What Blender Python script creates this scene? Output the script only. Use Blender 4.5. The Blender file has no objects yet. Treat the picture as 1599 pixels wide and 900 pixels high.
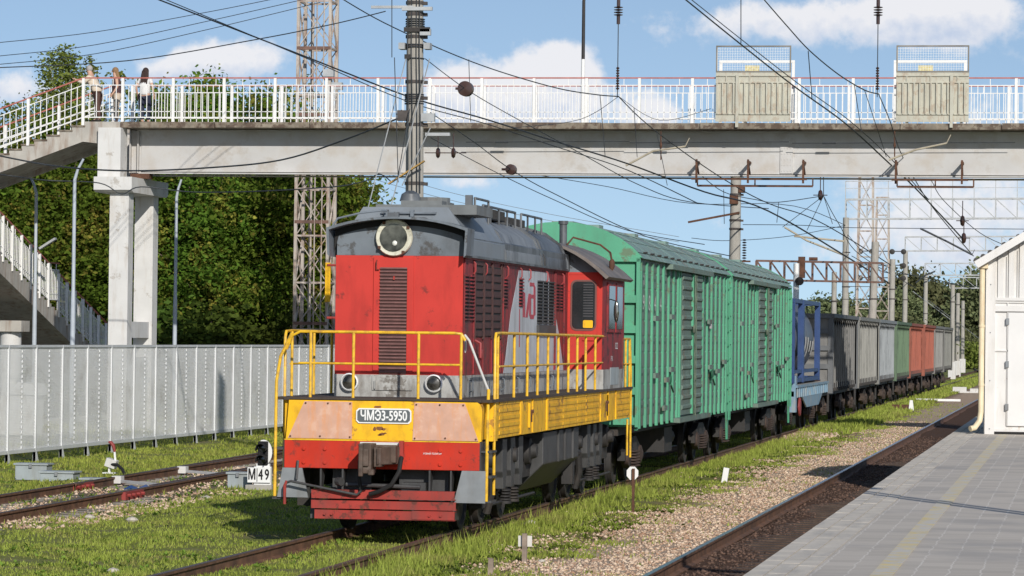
import bpy, bmesh, math, random
import numpy as np
from mathutils import Vector, Matrix
random.seed(7); rng = np.random.default_rng(7)
R = math.radians
scene = bpy.context.scene
col = scene.collection

# ------------------------------------------------------------------ camera
FPX, CAMH = 5500.0, 2.75
PHI = math.atan(890.5/FPX); ROLL = 0.012
PITCH = math.atan((538-ROLL*890.5-450)/FPX)
fw = Vector((-math.sin(PHI)*math.cos(PITCH), math.cos(PHI)*math.cos(PITCH), math.sin(PITCH)))
rt = Vector((math.cos(PHI), math.sin(PHI), 0)); up = rt.cross(fw)
rt2 = rt*math.cos(ROLL)+up*math.sin(ROLL); up2 = -rt*math.sin(ROLL)+up*math.cos(ROLL)
cam = bpy.data.cameras.new('camera'); camo = bpy.data.objects.new('camera', cam); col.objects.link(camo)
M = Matrix((rt2, up2, -fw)).transposed().to_4x4(); M.translation = (0, 0, CAMH)
camo.matrix_world = M
cam.sensor_width = 36; cam.lens = 36*FPX/1599; cam.clip_start = 0.5; cam.clip_end = 6000
scene.camera = camo
def sight(px, py, Y):
    """world point on the line of sight of a measured photo point, at world depth Y"""
    d = fw + rt2*((px-799.5)/FPX) - up2*((py-450)/FPX)
    return Vector((0, 0, CAMH)) + d*(Y/d.y)

# ------------------------------------------------------------------ light
SUN_EL = R(24.5); SUN_AZ = math.atan2(0.44, -1.0)   # x,y direction towards the sun
sdir = Vector((math.sin(SUN_AZ)*math.cos(SUN_EL), math.cos(SUN_AZ)*math.cos(SUN_EL), math.sin(SUN_EL)))
sun = bpy.data.lights.new('sun', 'SUN'); sun.energy = 3.9; sun.angle = R(0.5); sun.color = (1, .955, .89)
suno = bpy.data.objects.new('sun', sun); col.objects.link(suno)
suno.rotation_euler = sdir.to_track_quat('Z', 'Y').to_euler()
w = bpy.data.worlds.new('World'); scene.world = w; w.use_nodes = True
nt = w.node_tree; N = nt.nodes; L = nt.links; N.clear()
def nd(t, **k):
    n = N.new(t)
    for a, b in k.items(): setattr(n, a, b)
    return n
def vmath(op, a, b=None):
    n = nd('ShaderNodeVectorMath', operation=op)
    for i, v in enumerate((a, b)):
        if v is None: continue
        if hasattr(v, 'is_linked'): L.new(v, n.inputs[i])
        else: n.inputs[i].default_value = v
    return n
def fmath(op, a, b=None, clamp=False):
    n = nd('ShaderNodeMath', operation=op, use_clamp=clamp)
    for i, v in enumerate((a, b)):
        if v is None: continue
        if hasattr(v, 'is_linked'): L.new(v, n.inputs[i])
        else: n.inputs[i].default_value = v
    return n.outputs[0]
tc = nd('ShaderNodeTexCoord')
sky = nd('ShaderNodeTexSky', sky_type='NISHITA', sun_disc=False, sun_elevation=SUN_EL, sun_rotation=SUN_AZ)
sky.air_density = 1.0; sky.dust_density = 0.4; sky.ozone_density = 2.0; sky.altitude = 100
sep = nd('ShaderNodeSeparateXYZ'); L.new(tc.outputs['Generated'], sep.inputs[0])
zz = fmath('ADD', fmath('MULTIPLY', sep.outputs[2], 1.3), 0.125)
cmb = nd('ShaderNodeCombineXYZ'); L.new(sep.outputs[0], cmb.inputs[0]); L.new(sep.outputs[1], cmb.inputs[1]); L.new(zz, cmb.inputs[2])
nrm = vmath('NORMALIZE', cmb.outputs[0]); L.new(nrm.outputs[0], sky.inputs['Vector'])
# clouds: soft lobes at directions in the sky, broken up by noise
az = fmath('DIVIDE', sep.outputs[0], sep.outputs[1]); el = fmath('DIVIDE', sep.outputs[2], sep.outputs[1])
uv = nd('ShaderNodeCombineXYZ'); L.new(az, uv.inputs[0]); L.new(el, uv.inputs[1])
no = nd('ShaderNodeTexNoise'); no.inputs['Scale'].default_value = 70; no.inputs['Detail'].default_value = 8; no.inputs['Roughness'].default_value = .62
L.new(uv.outputs[0], no.inputs['Vector'])
no2 = nd('ShaderNodeTexNoise'); no2.inputs['Scale'].default_value = 260; no2.inputs['Detail'].default_value = 6
L.new(uv.outputs[0], no2.inputs['Vector'])
nz = fmath('ADD', fmath('MULTIPLY', fmath('SUBTRACT', no.outputs['Fac'], .5), 1.9), fmath('MULTIPLY', fmath('SUBTRACT', no2.outputs['Fac'], .5), .5))
CL = [(365,92,90,34,1.25),(300,100,50,22,.8),(240,112,34,18,.9),(30,135,60,34,1.1),(140,150,60,20,.7),(705,140,48,48,1.2),(850,150,85,70,1.55),(880,110,42,36,1.2),(790,170,90,46,1.2),(1010,175,60,36,1.0),
      (1130,42,110,34,.75),(1240,30,90,30,.6),(1430,34,150,52,1.0),(1490,14,90,36,1.2),(740,285,60,16,.8),(1450,270,240,90,.55),(1560,170,110,60,.5),(1490,345,140,60,.75),(1380,400,160,50,.5),(1100,350,70,20,.45),(1450,30,70,30,.7),(575,330,70,20,.4)]
def dirof(px, py):
    d = fw + rt2*((px-799.5)/FPX) - up2*((py-450)/FPX); return d.x/d.y, d.z/d.y
tot = None; bot = None
for (px, py, rx, ry, a) in CL:
    u0, v0 = dirof(px, py)
    du = fmath('DIVIDE', fmath('SUBTRACT', az, u0), rx/FPX); dv = fmath('DIVIDE', fmath('SUBTRACT', el, v0), ry/FPX)
    r2 = fmath('ADD', fmath('MULTIPLY', du, du), fmath('MULTIPLY', dv, dv))
    g = fmath('MULTIPLY', fmath('EXPONENT', fmath('MULTIPLY', r2, -.8)), a)
    tot = g if tot is None else fmath('ADD', tot, g)
    gb = fmath('MULTIPLY', g, fmath('MULTIPLY', dv, -0.5))
    bot = gb if bot is None else fmath('ADD', bot, gb)
dens = fmath('ADD', tot, nz)
mr = nd('ShaderNodeMapRange', interpolation_type='SMOOTHSTEP'); L.new(dens, mr.inputs[0])
mr.inputs[1].default_value = .42; mr.inputs[2].default_value = 1.08; mr.inputs[3].default_value = 0; mr.inputs[4].default_value = .9
front = fmath('GREATER_THAN', sep.outputs[1], 0.05)
cf = fmath('MULTIPLY', mr.outputs[0], front)
shade = nd('ShaderNodeMix', data_type='RGBA'); 
L.new(fmath('MULTIPLY', fmath('ADD', bot, fmath('MULTIPLY', fmath('SUBTRACT', no2.outputs['Fac'], .45), 1.2)), 1.3, True), shade.inputs[0])
shade.inputs[6].default_value = (8.3, 8.2, 8.4, 1); shade.inputs[7].default_value = (5.3, 6.0, 7.4, 1)
tint = nd('ShaderNodeMix', data_type='RGBA', blend_type='MULTIPLY'); tint.inputs[0].default_value = 1
L.new(sky.outputs[0], tint.inputs[6]); tint.inputs[7].default_value = (1.17, 1.10, 1.06, 1)
mx = nd('ShaderNodeMix', data_type='RGBA'); L.new(cf, mx.inputs[0]); L.new(tint.outputs[2], mx.inputs[6]); L.new(shade.outputs[2], mx.inputs[7])
bg = nd('ShaderNodeBackground'); bg.inputs[1].default_value = 0.108; L.new(mx.outputs[2], bg.inputs[0])
wo = nd('ShaderNodeOutputWorld'); L.new(bg.outputs[0], wo.inputs[0])
scene.render.engine = 'CYCLES'
vs = scene.view_settings; vs.view_transform = 'Standard'; vs.look = 'None'; vs.exposure = 0.0; vs.gamma = 1; vs.use_curve_mapping = False

# ------------------------------------------------------------------ materials
MATS = {}
def mat(name, c, rough=.7, metal=0, var=.12, scale=2.0, bump=0, bscale=30, dirt=None, dscale=(1.5,1.5,.4), damt=.35, spec=.5, c2=None, alpha=None, detail=5, dcut=.52, spots=None):
    if name in MATS: return MATS[name]
    m = bpy.data.materials.new(name); m.use_nodes = True; t = m.node_tree; n = t.nodes; l = t.links
    p = n['Principled BSDF']; p.inputs['Roughness'].default_value = rough; p.inputs['Metallic'].default_value = metal
    p.inputs['Specular IOR Level'].default_value = spec
    tc = n.new('ShaderNodeTexCoord'); ns = n.new('ShaderNodeTexNoise'); ns.inputs['Scale'].default_value = scale; ns.inputs['Detail'].default_value = detail
    l.new(tc.outputs['Object'], ns.inputs['Vector'])
    mx = n.new('ShaderNodeMix'); mx.data_type = 'RGBA'
    mp = n.new('ShaderNodeMapRange'); l.new(ns.outputs['Fac'], mp.inputs[0]); mp.inputs[1].default_value = .3; mp.inputs[2].default_value = .7
    l.new(mp.outputs[0], mx.inputs[0])
    a = [x*(1-var) for x in c]; b = [min(1, x*(1+var)) for x in c] if c2 is None else c2
    mx.inputs[6].default_value = (*a, 1); mx.inputs[7].default_value = (*b, 1)
    out = mx.outputs[2]
    if dirt:
        mpg = n.new('ShaderNodeMapping'); mpg.inputs['Scale'].default_value = dscale; l.new(tc.outputs['Object'], mpg.inputs[0])
        n3 = n.new('ShaderNodeTexNoise'); n3.inputs['Scale'].default_value = 2.2; n3.inputs['Detail'].default_value = 8; n3.inputs['Roughness'].default_value = .65
        l.new(mpg.outputs[0], n3.inputs['Vector'])
        r3 = n.new('ShaderNodeMapRange'); l.new(n3.outputs['Fac'], r3.inputs[0]); r3.inputs[1].default_value = dcut-.04; r3.inputs[2].default_value = dcut+.16; r3.inputs[4].default_value = damt
        m3 = n.new('ShaderNodeMix'); m3.data_type = 'RGBA'; l.new(r3.outputs[0], m3.inputs[0]); l.new(out, m3.inputs[6]); m3.inputs[7].default_value = (*dirt, 1)
        out = m3.outputs[2]
    if spots:
        sc_, cc_, am_, cut_ = spots
        n4 = n.new('ShaderNodeTexNoise'); n4.inputs['Scale'].default_value = sc_; n4.inputs['Detail'].default_value = 9; n4.inputs['Roughness'].default_value = .72
        l.new(tc.outputs['Object'], n4.inputs['Vector'])
        r4 = n.new('ShaderNodeMapRange'); l.new(n4.outputs['Fac'], r4.inputs[0]); r4.inputs[1].default_value = cut_; r4.inputs[2].default_value = cut_+.05; r4.inputs[4].default_value = am_
        m4 = n.new('ShaderNodeMix'); m4.data_type = 'RGBA'; l.new(r4.outputs[0], m4.inputs[0]); l.new(out, m4.inputs[6]); m4.inputs[7].default_value = (*cc_, 1)
        out = m4.outputs[2]
    l.new(out, p.inputs['Base Color'])
    rr = n.new('ShaderNodeMapRange'); l.new(ns.outputs['Fac'], rr.inputs[0]); rr.inputs[3].default_value = max(.05, rough-.1); rr.inputs[4].default_value = min(1, rough+.1)
    l.new(rr.outputs[0], p.inputs['Roughness'])
    if bump:
        nb = n.new('ShaderNodeTexNoise'); nb.inputs['Scale'].default_value = bscale; nb.inputs['Detail'].default_value = 4; l.new(tc.outputs['Object'], nb.inputs['Vector'])
        bp = n.new('ShaderNodeBump'); bp.inputs['Strength'].default_value = bump; bp.inputs['Distance'].default_value = .02
        l.new(nb.outputs['Fac'], bp.inputs['Height']); l.new(bp.outputs[0], p.inputs['Normal'])
    if alpha is not None: p.inputs['Alpha'].default_value = alpha
    MATS[name] = m; return m
RUST = (.10, .045, .025)
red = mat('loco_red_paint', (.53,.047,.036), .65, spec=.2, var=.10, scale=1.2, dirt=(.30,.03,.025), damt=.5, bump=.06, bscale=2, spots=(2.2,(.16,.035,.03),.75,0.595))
redside = mat('loco_side_dirty_shaded_red', (.29,.03,.035), .6, spec=.3, var=.2, scale=1.0, dirt=(.11,.03,.03), dscale=(1,3,.35), damt=.8, bump=.08, bscale=3, dcut=.46, spots=(2.6,(.07,.03,.03),.8,0.535))  # red darkened in colour for the less sunlit side, with its real dirt
greyp = mat('loco_grey_paint', (.165,.19,.215), .6, spec=.3, var=.18, scale=2, dirt=(.07,.07,.07), dscale=(1,1,.5), damt=.6, bump=.05, bscale=3, spots=(3.5,(.07,.065,.06),.8,0.555))
lightgrey = mat('loco_light_band', (.40,.395,.37), .6, var=.12, scale=3, dirt=(.12,.10,.08), dscale=(2,2,.8), damt=.8, spots=(3,(.12,.10,.08),.8,0.535))
soot = mat('sooty_roof_paint', (.12,.13,.14), .45, var=.35, scale=1.5, dirt=(.03,.03,.03), dscale=(.8,1.4,.4), damt=.9, dcut=.45)
yellow = mat('yellow_paint', (.86,.48,.018), .55, spec=.25, var=.1, scale=3, dirt=(.32,.16,.03), dscale=(2,2,1), damt=.55, spots=(3.0,(.30,.15,.05),.8,0.565))
yellowrail = mat('yellow_railing_paint', (.80,.47,.02), .45, var=.12, scale=8, dirt=(.3,.15,.04), dscale=(4,4,4), damt=.7)
salmon = mat('worn_orange_panel', (.60,.35,.25), .75, var=.1, scale=5, dirt=(.70,.28,.09), dscale=(4,1,.7), damt=.7, bump=.05, spots=(5,(.68,.46,.34),.4,0.54))
buf = mat('beam_red', (.52,.035,.017), .65, spec=.2, var=.14, scale=2.5, dirt=(.28,.05,.04), damt=.5, spots=(3.5,(.15,.04,.03),.8,0.565))
plowred = mat('plough_red', (.36,.045,.035), .65, spec=.25, var=.15, scale=3, dirt=(.18,.06,.05), damt=.7, spots=(4,(.10,.04,.03),.8,0.535))
dark = mat('bogie_grime', (.028,.026,.025), .7, var=.3, scale=4, dirt=(.06,.045,.035), dscale=(2,2,1), damt=.6, bump=.2)
greysteel = mat('underframe_grey', (.055,.055,.055), .55, var=.3, scale=2, dirt=(.03,.028,.026), dscale=(1.5,1.5,.6), damt=.8, bump=.1)
steelp = mat('step_grey_plate', (.22,.235,.245), .6, var=.15, scale=4, dirt=(.12,.1,.08), damt=.5)
black = mat('black_slot', (.012,.011,.011), .8, var=.2)
shutter = mat('shutter_brown', (.07,.028,.025), .7, var=.3, scale=6)
glass = mat('dark_glass', (.02,.024,.026), .08, var=.3, spec=.8)
lampglass = mat('headlight_glass', (.045,.042,.035), .22, metal=0, var=.9, scale=9, spec=.7)
rim = mat('headlight_rim', (.62,.60,.48), .5, var=.15, scale=9, dirt=(.25,.22,.14), dscale=(5,5,5), damt=.6)
deckm = mat('deck_grime', (.06,.045,.035), .85, var=.3, scale=5)
platem = mat('number_plate_grey', (.10,.115,.12), .6, var=.1)
white = mat('white_letter', (.80,.80,.78), .6, var=.05)
redmark = mat('logo_red', (.42,.06,.08), .6, var=.1)
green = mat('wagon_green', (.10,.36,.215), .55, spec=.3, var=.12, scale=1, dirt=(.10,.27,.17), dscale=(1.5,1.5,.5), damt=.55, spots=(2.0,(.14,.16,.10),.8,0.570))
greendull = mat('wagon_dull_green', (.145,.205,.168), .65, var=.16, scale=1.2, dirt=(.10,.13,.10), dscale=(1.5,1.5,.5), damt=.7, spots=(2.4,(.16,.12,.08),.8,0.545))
roofgreen = mat('wagon_roof_green', (.20,.30,.26), .5, var=.14, scale=.8, dirt=(.13,.2,.17), dscale=(1,1,1), damt=.6, spots=(1.6,(.22,.19,.14),.7,0.535))
rust = mat('rust', RUST, .85, var=.4, scale=6, bump=.2)
railrust = mat('rail_rust', (.15,.075,.042), .8, var=.35, scale=5, dirt=(.06,.035,.025), dscale=(1,1,1), damt=.8)
railtop = mat('rail_head_steel', (.42,.43,.45), .28, metal=.9, var=.15, scale=3)
dullhead = mat('rail_head_dull', (.14,.10,.085), .5, metal=.5, var=.2, scale=3)
conc = mat('concrete_mast', (.37,.35,.31), .85, var=.12, scale=3, dirt=(.22,.20,.17), dscale=(3,3,.5), damt=.5, bump=.15)
concw = mat('painted_concrete', (.62,.61,.585), .8, var=.06, scale=2, dirt=(.40,.33,.25), dscale=(2,2,.35), damt=.5, bump=.08, dcut=.56, spots=(1.6,(.36,.32,.27),.7,0.575))
concd = mat('stair_concrete', (.42,.395,.35), .85, var=.15, scale=2, dirt=(.22,.13,.08), dscale=(2,2,.3), damt=.75, bump=.15)
girdm = mat('girder_paint', (.50,.49,.475), .6, var=.08, scale=.8, dirt=(.42,.36,.29), dscale=(.7,1,.7), damt=.5, dcut=.5, spots=(1.0,(.38,.34,.29),.4,0.56))
edgem = mat('deck_edge', (.23,.195,.15), .85, var=.3, scale=5, dirt=(.13,.08,.05), dscale=(2,2,1), damt=.8, spots=(3.0,(.08,.05,.035),.8,0.495))
railw = mat('railing_white', (.80,.79,.76), .55, var=.05, scale=6, dirt=(.5,.35,.25), dscale=(3,3,2), damt=.4, dcut=.6)
railr = mat('handrail_red', (.42,.13,.10), .5, var=.2, scale=4)
screenm = mat('screen_cream', (.47,.455,.375), .65, var=.1, scale=2, dirt=(.30,.16,.08), dscale=(4,4,.8), damt=.7, dcut=.56, spots=(3.5,(.30,.18,.10),.35,0.55))
fencep = mat('fence_post', (.64,.65,.65), .5, var=.06)
towm = mat('tower_white_rust', (.44,.39,.34), .7, var=.15, scale=1.2, dirt=(.26,.15,.10), dscale=(2,2,.8), damt=.85, dcut=.50)
towr = mat('tower_rust', (.15,.085,.065), .8, var=.4, scale=3)
wirem = mat('wire_dark', (.035,.04,.045), .6, var=.2)
wirel = mat('wire_grey', (.30,.31,.31), .5, var=.2)
insm = mat('insulator_brown', (.055,.03,.025), .2, var=.3)
galv = mat('galvanised', (.42,.43,.43), .5, metal=.3, var=.15, scale=3)
lampm = mat('lamp_post_grey', (.42,.46,.50), .45, var=.1)
hutm = mat('hut_cream', (.68,.665,.635), .6, var=.05, scale=1.5, dirt=(.46,.41,.33), dscale=(1.6,1.6,.35), damt=.5, dcut=.54, spots=(2.5,(.40,.30,.2),.6,0.615))
pipem = mat('downspout_cream', (.74,.63,.42), .5, var=.08, scale=3, dirt=(.5,.33,.18), dscale=(3,3,1), damt=.5)
bark = mat('bark', (.12,.09,.065), .9, var=.3, scale=6, bump=.3)
birchm = mat('birch_bark', (.5,.47,.42), .8, var=.4, scale=5)
blue = mat('frame_blue', (.02,.055,.17), .45, var=.15, scale=3, dirt=(.03,.05,.12), damt=.5)
bluepale = mat('wagon_pale_blue', (.17,.28,.37), .6, var=.15, scale=3, dirt=(.35,.34,.3), dscale=(2,2,.6), damt=.8)
tankm = mat('tank_steel', (.11,.12,.14), .45, metal=.2, var=.15, scale=2, dirt=(.12,.12,.13), dscale=(.6,1,1), damt=.6)
skin = mat('skin', (.55,.33,.23), .6, var=.05)
signred = mat('point_red', (.26,.04,.035), .6, var=.2)
boxgrey = mat('box_grey', (.33,.37,.38), .6, var=.1, scale=4, dirt=(.2,.19,.16), damt=.5)
tactile = mat('platform_line_yellow', (.70,.56,.26), .95, spec=.12, var=.12, scale=2, dirt=(.60,.56,.50), dscale=(3,2.2,1), damt=1, dcut=.40)

# ------------------------------------------------------------------ mesh builder
class MB:
    def __init__(s): s.v = []; s.f = []
    def add(s, vs, fs):
        b = len(s.v); s.v += [tuple(v) for v in vs]; s.f += [tuple(i+b for i in f) for f in fs]; return s
    def box(s, x0, x1, y0, y1, z0, z1, rot=None, piv=None):
        if x0 > x1: x0, x1 = x1, x0
        if y0 > y1: y0, y1 = y1, y0
        if z0 > z1: z0, z1 = z1, z0
        vs = [(x0,y0,z0),(x1,y0,z0),(x1,y1,z0),(x0,y1,z0),(x0,y0,z1),(x1,y0,z1),(x1,y1,z1),(x0,y1,z1)]
        if rot is not None:
            c = Vector(piv) if piv else Vector(((x0+x1)/2,(y0+y1)/2,(z0+z1)/2))
            vs = [tuple(rot @ (Vector(v)-c) + c) for v in vs]
        return s.add(vs, [(0,3,2,1),(4,5,6,7),(0,1,5,4),(1,2,6,5),(2,3,7,6),(3,0,4,7)])
    def bar(s, a, b, w, h=None, upv=(0,0,1)):
        """rectangular bar from a to b, w wide, h along upv"""
        a = Vector(a); b = Vector(b); h = h or w; d = (b-a).normalized(); u = Vector(upv)
        if abs(d.dot(u)) > .99: u = Vector((0,1,0))
        x = d.cross(u).normalized(); y = x.cross(d).normalized()
        vs = [p + x*sx*w/2 + y*sy*h/2 for p in (a, b) for sx, sy in ((-1,-1),(1,-1),(1,1),(-1,1))]
        return s.add(vs, [(0,1,2,3),(7,6,5,4),(0,4,5,1),(1,5,6,2),(2,6,7,3),(3,7,4,0)])
    def tube(s, pts, r, n=6, caps=True):
        pts = [Vector(p) for p in pts]; rs = r if isinstance(r, (list, tuple)) else [r]*len(pts)
        rings = []; px = None
        for i, p in enumerate(pts):
            d = (pts[min(i+1,len(pts)-1)] - pts[max(i-1,0)]).normalized()
            if px is None:
                u = Vector((0,0,1)) if abs(d.z) < .9 else Vector((1,0,0))
                px = d.cross(u).normalized()
            else: px = (px - d*px.dot(d)).normalized()
            py = d.cross(px)
            rings.append([p + (px*math.cos(2*math.pi*k/n) + py*math.sin(2*math.pi*k/n))*rs[i] for k in range(n)])
        vs = [v for q in rings for v in q]; fs = []
        for i in range(len(pts)-1):
            for k in range(n): fs.append((i*n+k, (i+1)*n+k, (i+1)*n+(k+1)%n, i*n+(k+1)%n))
        if caps: fs += [tuple(range(n)), tuple(range((len(pts)-1)*n+n-1, (len(pts)-1)*n-1, -1))]
        return s.add(vs, fs)
    def cyl(s, a, b, r, n=12, r2=None): return s.tube([a, b], [r, r if r2 is None else r2], n)
    def prism(s, prof, axis, a, b):
        """prof: 2-D outline; axis 'x': (y,z), 'y': (x,z), 'z': (x,y)"""
        def P(u, v, t): return {'x':(t,u,v),'y':(u,t,v),'z':(u,v,t)}[axis]
        n = len(prof); vs = [P(u,v,a) for u,v in prof]+[P(u,v,b) for u,v in prof]
        fs = [(i,(i+1)%n,n+(i+1)%n,n+i) for i in range(n)] + [tuple(range(n-1,-1,-1)), tuple(range(n,2*n))]
        return s.add(vs, fs)
    def lathe(s, prof, o=(0,0,0), axis='z', n=14):
        """prof: (radius, height) along the axis"""
        o = Vector(o); vs = []
        for r_, h in prof:
            for k in range(n):
                c, q = r_*math.cos(2*math.pi*k/n), r_*math.sin(2*math.pi*k/n)
                vs.append(o + Vector({'z':(c,q,h),'x':(h,c,q),'y':(c,h,q)}[axis]))
        fs = []
        for i in range(len(prof)-1):
            for k in range(n): fs.append((i*n+k, i*n+(k+1)%n, (i+1)*n+(k+1)%n, (i+1)*n+k))
        fs += [tuple(range(n-1,-1,-1)), tuple(range((len(prof)-1)*n, len(prof)*n))]
        return s.add(vs, fs)
    def ball(s, c, r, n=10):
        if not isinstance(r, (tuple, list)): r = (r, r, r)
        pr = []; b = len(s.v)
        m = n//2
        for i in range(m+1):
            t = math.pi*i/m; rr = max(math.sin(t), .001)
            for k in range(n): pr.append((c[0]+r[0]*rr*math.cos(2*math.pi*k/n), c[1]+r[1]*rr*math.sin(2*math.pi*k/n), c[2]-r[2]*math.cos(t)))
        fs = [(i*n+k, i*n+(k+1)%n, (i+1)*n+(k+1)%n, (i+1)*n+k) for i in range(m) for k in range(n)]
        return s.add(pr, fs)
    def build(s, name, m, parent=None, smooth=False, bevel=0, kind=None, label=None):
        me = bpy.data.meshes.new(name); me.from_pydata(s.v, [], s.f)
        bm = bmesh.new(); bm.from_mesh(me); bmesh.ops.recalc_face_normals(bm, faces=bm.faces); bm.to_mesh(me); bm.free()
        me.materials.append(m); o = bpy.data.objects.new(name, me); col.objects.link(o)
        if smooth:
            for p in me.polygons: p.use_smooth = True
            try: me.set_sharp_from_angle(angle=R(38))
            except Exception: pass
        if bevel:
            bv = o.modifiers.new('bevel', 'BEVEL'); bv.width = bevel; bv.segments = 2; bv.limit_method = 'ANGLE'
        if parent: o.parent = parent
        if kind: o['kind'] = kind
        if label: o['label'] = label
        return o
def thing(name, label, cat, loc=(0,0,0), rotz=0, group=None):
    o = bpy.data.objects.new(name, None); col.objects.link(o); o.empty_display_size = .3
    o.location = loc; o.rotation_euler = (0,0,rotz); o['label'] = label; o['category'] = cat
    if group: o['group'] = group
    return o
def tag(o, label, cat, group=None):
    o['label'] = label; o['category'] = cat
    if group: o['group'] = group
    return o
def kids(o): return [c for c in bpy.data.objects if c.parent == o]
def dup(root, loc, label, rotz=None, mats=None, group=None):
    def rec(o, par):
        c = o.copy(); col.objects.link(c); c.parent = par
        if mats and c.type == 'MESH' and o.data.materials and o.data.materials[0] in mats:
            c.data = o.data.copy(); c.data.materials[0] = mats[o.data.materials[0]]
        for k in kids(o): rec(k, c)
        return c
    r = rec(root, None); r.location = loc; r['label'] = label
    if rotz is not None: r.rotation_euler = (0,0,rotz)
    if group: r['group'] = group
    return r
def text(body, size, m, name, parent, place, depth=.004, xs=1.0, bold=.0):
    """flat lettering as a mesh; place maps (u,v) -> xyz"""
    cu = bpy.data.curves.new(name, 'FONT'); cu.body = body; cu.size = size; cu.align_x = 'CENTER'; cu.align_y = 'CENTER'
    to = bpy.data.objects.new(name, cu); col.objects.link(to)
    bpy.context.view_layer.update()
    dg = bpy.context.evaluated_depsgraph_get(); me = bpy.data.meshes.new_from_object(to.evaluated_get(dg))
    bpy.data.objects.remove(to); 
    for v in me.vertices: v.co = Vector(place(v.co.x*xs, v.co.y))
    if bold:
        bm = bmesh.new(); bm.from_mesh(me); n0 = list(bm.verts[:]) + list(bm.faces[:])
        q = Vector(place(0,0)); dx = Vector(place(bold,0))-q; dz = Vector(place(0,bold))-q; nn = dx.cross(dz).normalized()*.0008
        src = bm.faces[:] + bm.verts[:]
        for k, (a, b) in enumerate(((-1,0),(1,0),(0,-1),(0,1))):
            rr = bmesh.ops.duplicate(bm, geom=src); vs2 = [g_ for g_ in rr['geom'] if isinstance(g_, bmesh.types.BMVert)]
            for v in vs2: v.co += dx*a+dz*b+nn*(k+1)
        bm.to_mesh(me); bm.free()
    me.materials.clear(); me.materials.append(m)
    o = bpy.data.objects.new(name, me); col.objects.link(o); o.parent = parent
    return o
def numesh(name, V, F, m, smooth=False, nper=3):
    """large uniform mesh from numpy arrays"""
    me = bpy.data.meshes.new(name); V = np.asarray(V, np.float32); F = np.asarray(F, np.int32)
    me.vertices.add(len(V)); me.vertices.foreach_set('co', V.ravel())
    me.loops.add(F.size); me.loops.foreach_set('vertex_index', F.ravel())
    me.polygons.add(len(F)); me.polygons.foreach_set('loop_start', np.arange(len(F), dtype=np.int32)*F.shape[1])
    me.polygons.foreach_set('loop_total', np.full(len(F), F.shape[1], np.int32))
    me.update(calc_edges=True); me.materials.append(m)
    if smooth: me.polygons.foreach_set('use_smooth', np.ones(len(F), bool))
    o = bpy.data.objects.new(name, me); col.objects.link(o); return o

# ------------------------------------------------------------------ ground
def hgt(x, y):
    """ground height: near level round the tracks, a little lower by the fence, shoulder beside the platform track"""
    x = np.asarray(x, float); y = np.asarray(y, float)
    h = -.15 - .15*np.clip((-17-x)/6, 0, 1) + .03*np.sin(x*1.3+y*.21)*np.sin(y*.37+1.2*x) + .015*np.sin(x*3.1)*np.sin(y*1.1+2)
    h = h - .08*np.clip(1-np.abs(x+4.2)/.9, 0, 1)
    return h
xs = np.concatenate([np.linspace(-1500,-60,16), np.linspace(-56,-30,14), np.arange(-29.5,4,.25), np.linspace(5,60,12), np.linspace(80,1500,14)])
ys = np.concatenate([np.linspace(-100,30,8), np.arange(32,130,.6), np.arange(131,360,3), np.linspace(365,3500,30)])
GX, GY = np.meshgrid(xs, ys); GZ = hgt(GX, GY); V = np.stack([GX, GY, GZ], -1).reshape(-1,3)
nx = len(xs); ny = len(ys); I = np.arange(nx*ny).reshape(ny, nx)
F = np.stack([I[:-1,:-1], I[:-1,1:], I[1:,1:], I[1:,:-1]], -1).reshape(-1,4)
gm = bpy.data.materials.new('ground'); gm.use_nodes = True; t = gm.node_tree; N = t.nodes; L = t.links; P = N['Principled BSDF']
tc = nd('ShaderNodeTexCoord'); sp = nd('ShaderNodeSeparateXYZ'); L.new(tc.outputs['Object'], sp.inputs[0])
def noise(s, d=5, vec=None, r=.55):
    n = nd('ShaderNodeTexNoise'); n.inputs['Scale'].default_value = s; n.inputs['Detail'].default_value = d; n.inputs['Roughness'].default_value = r
    L.new(vec or tc.outputs['Object'], n.inputs['Vector']); return n.outputs['Fac']
def ramp(f, stops):
    n = nd('ShaderNodeValToRGB'); e = n.color_ramp.elements
    while len(e) < len(stops): e.new(.5)
    for i, (p_, c_) in enumerate(stops): e[i].position = p_; e[i].color = (*c_, 1)
    L.new(f, n.inputs[0]); return n.outputs[0]
def mixc(f, a, b):
    n = nd('ShaderNodeMix', data_type='RGBA'); 
    for i, v in ((0,f),(6,a),(7,b)):
        if hasattr(v, 'is_linked'): L.new(v, n.inputs[i])
        else: n.inputs[i].default_value = v if i == 0 else (*v, 1)
    return n.outputs[2]
def band(c, hw, soft, amp=.9, sc=.9):
    """1 inside |x-c|<hw with an uneven border"""
    wob = fmath('MULTIPLY', fmath('SUBTRACT', noise(sc, 6, r=.7), .5), amp*2)
    d = fmath('ABSOLUTE', fmath('SUBTRACT', fmath('ADD', sp.outputs[0], wob), c))
    m = nd('ShaderNodeMapRange'); L.new(d, m.inputs[0]); m.inputs[1].default_value = hw+soft; m.inputs[2].default_value = hw-soft; return m.outputs[0]
grass = mixc(noise(.5, 6), (.13,.155,.03), (.22,.24,.06))
soil = mixc(noise(9, 6), (.17,.12,.07), (.34,.27,.18))
g1 = mixc(ramp(noise(.8, 8, r=.7), [(.50,(0,0,0)),(.64,(.75,.75,.75))]), grass, soil)
grav = mixc(noise(22, 4), (.32,.23,.155), (.58,.46,.35))
darkb = mixc(noise(14, 5), (.045,.026,.018), (.13,.075,.05))
c_ = mixc(band(-6.55, .7, .45, .7), g1, mixc(noise(6,5), (.12,.07,.045), (.26,.17,.11)))
c_ = mixc(band(-5.45, 1.35, .25, .45), c_, grav)
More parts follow.
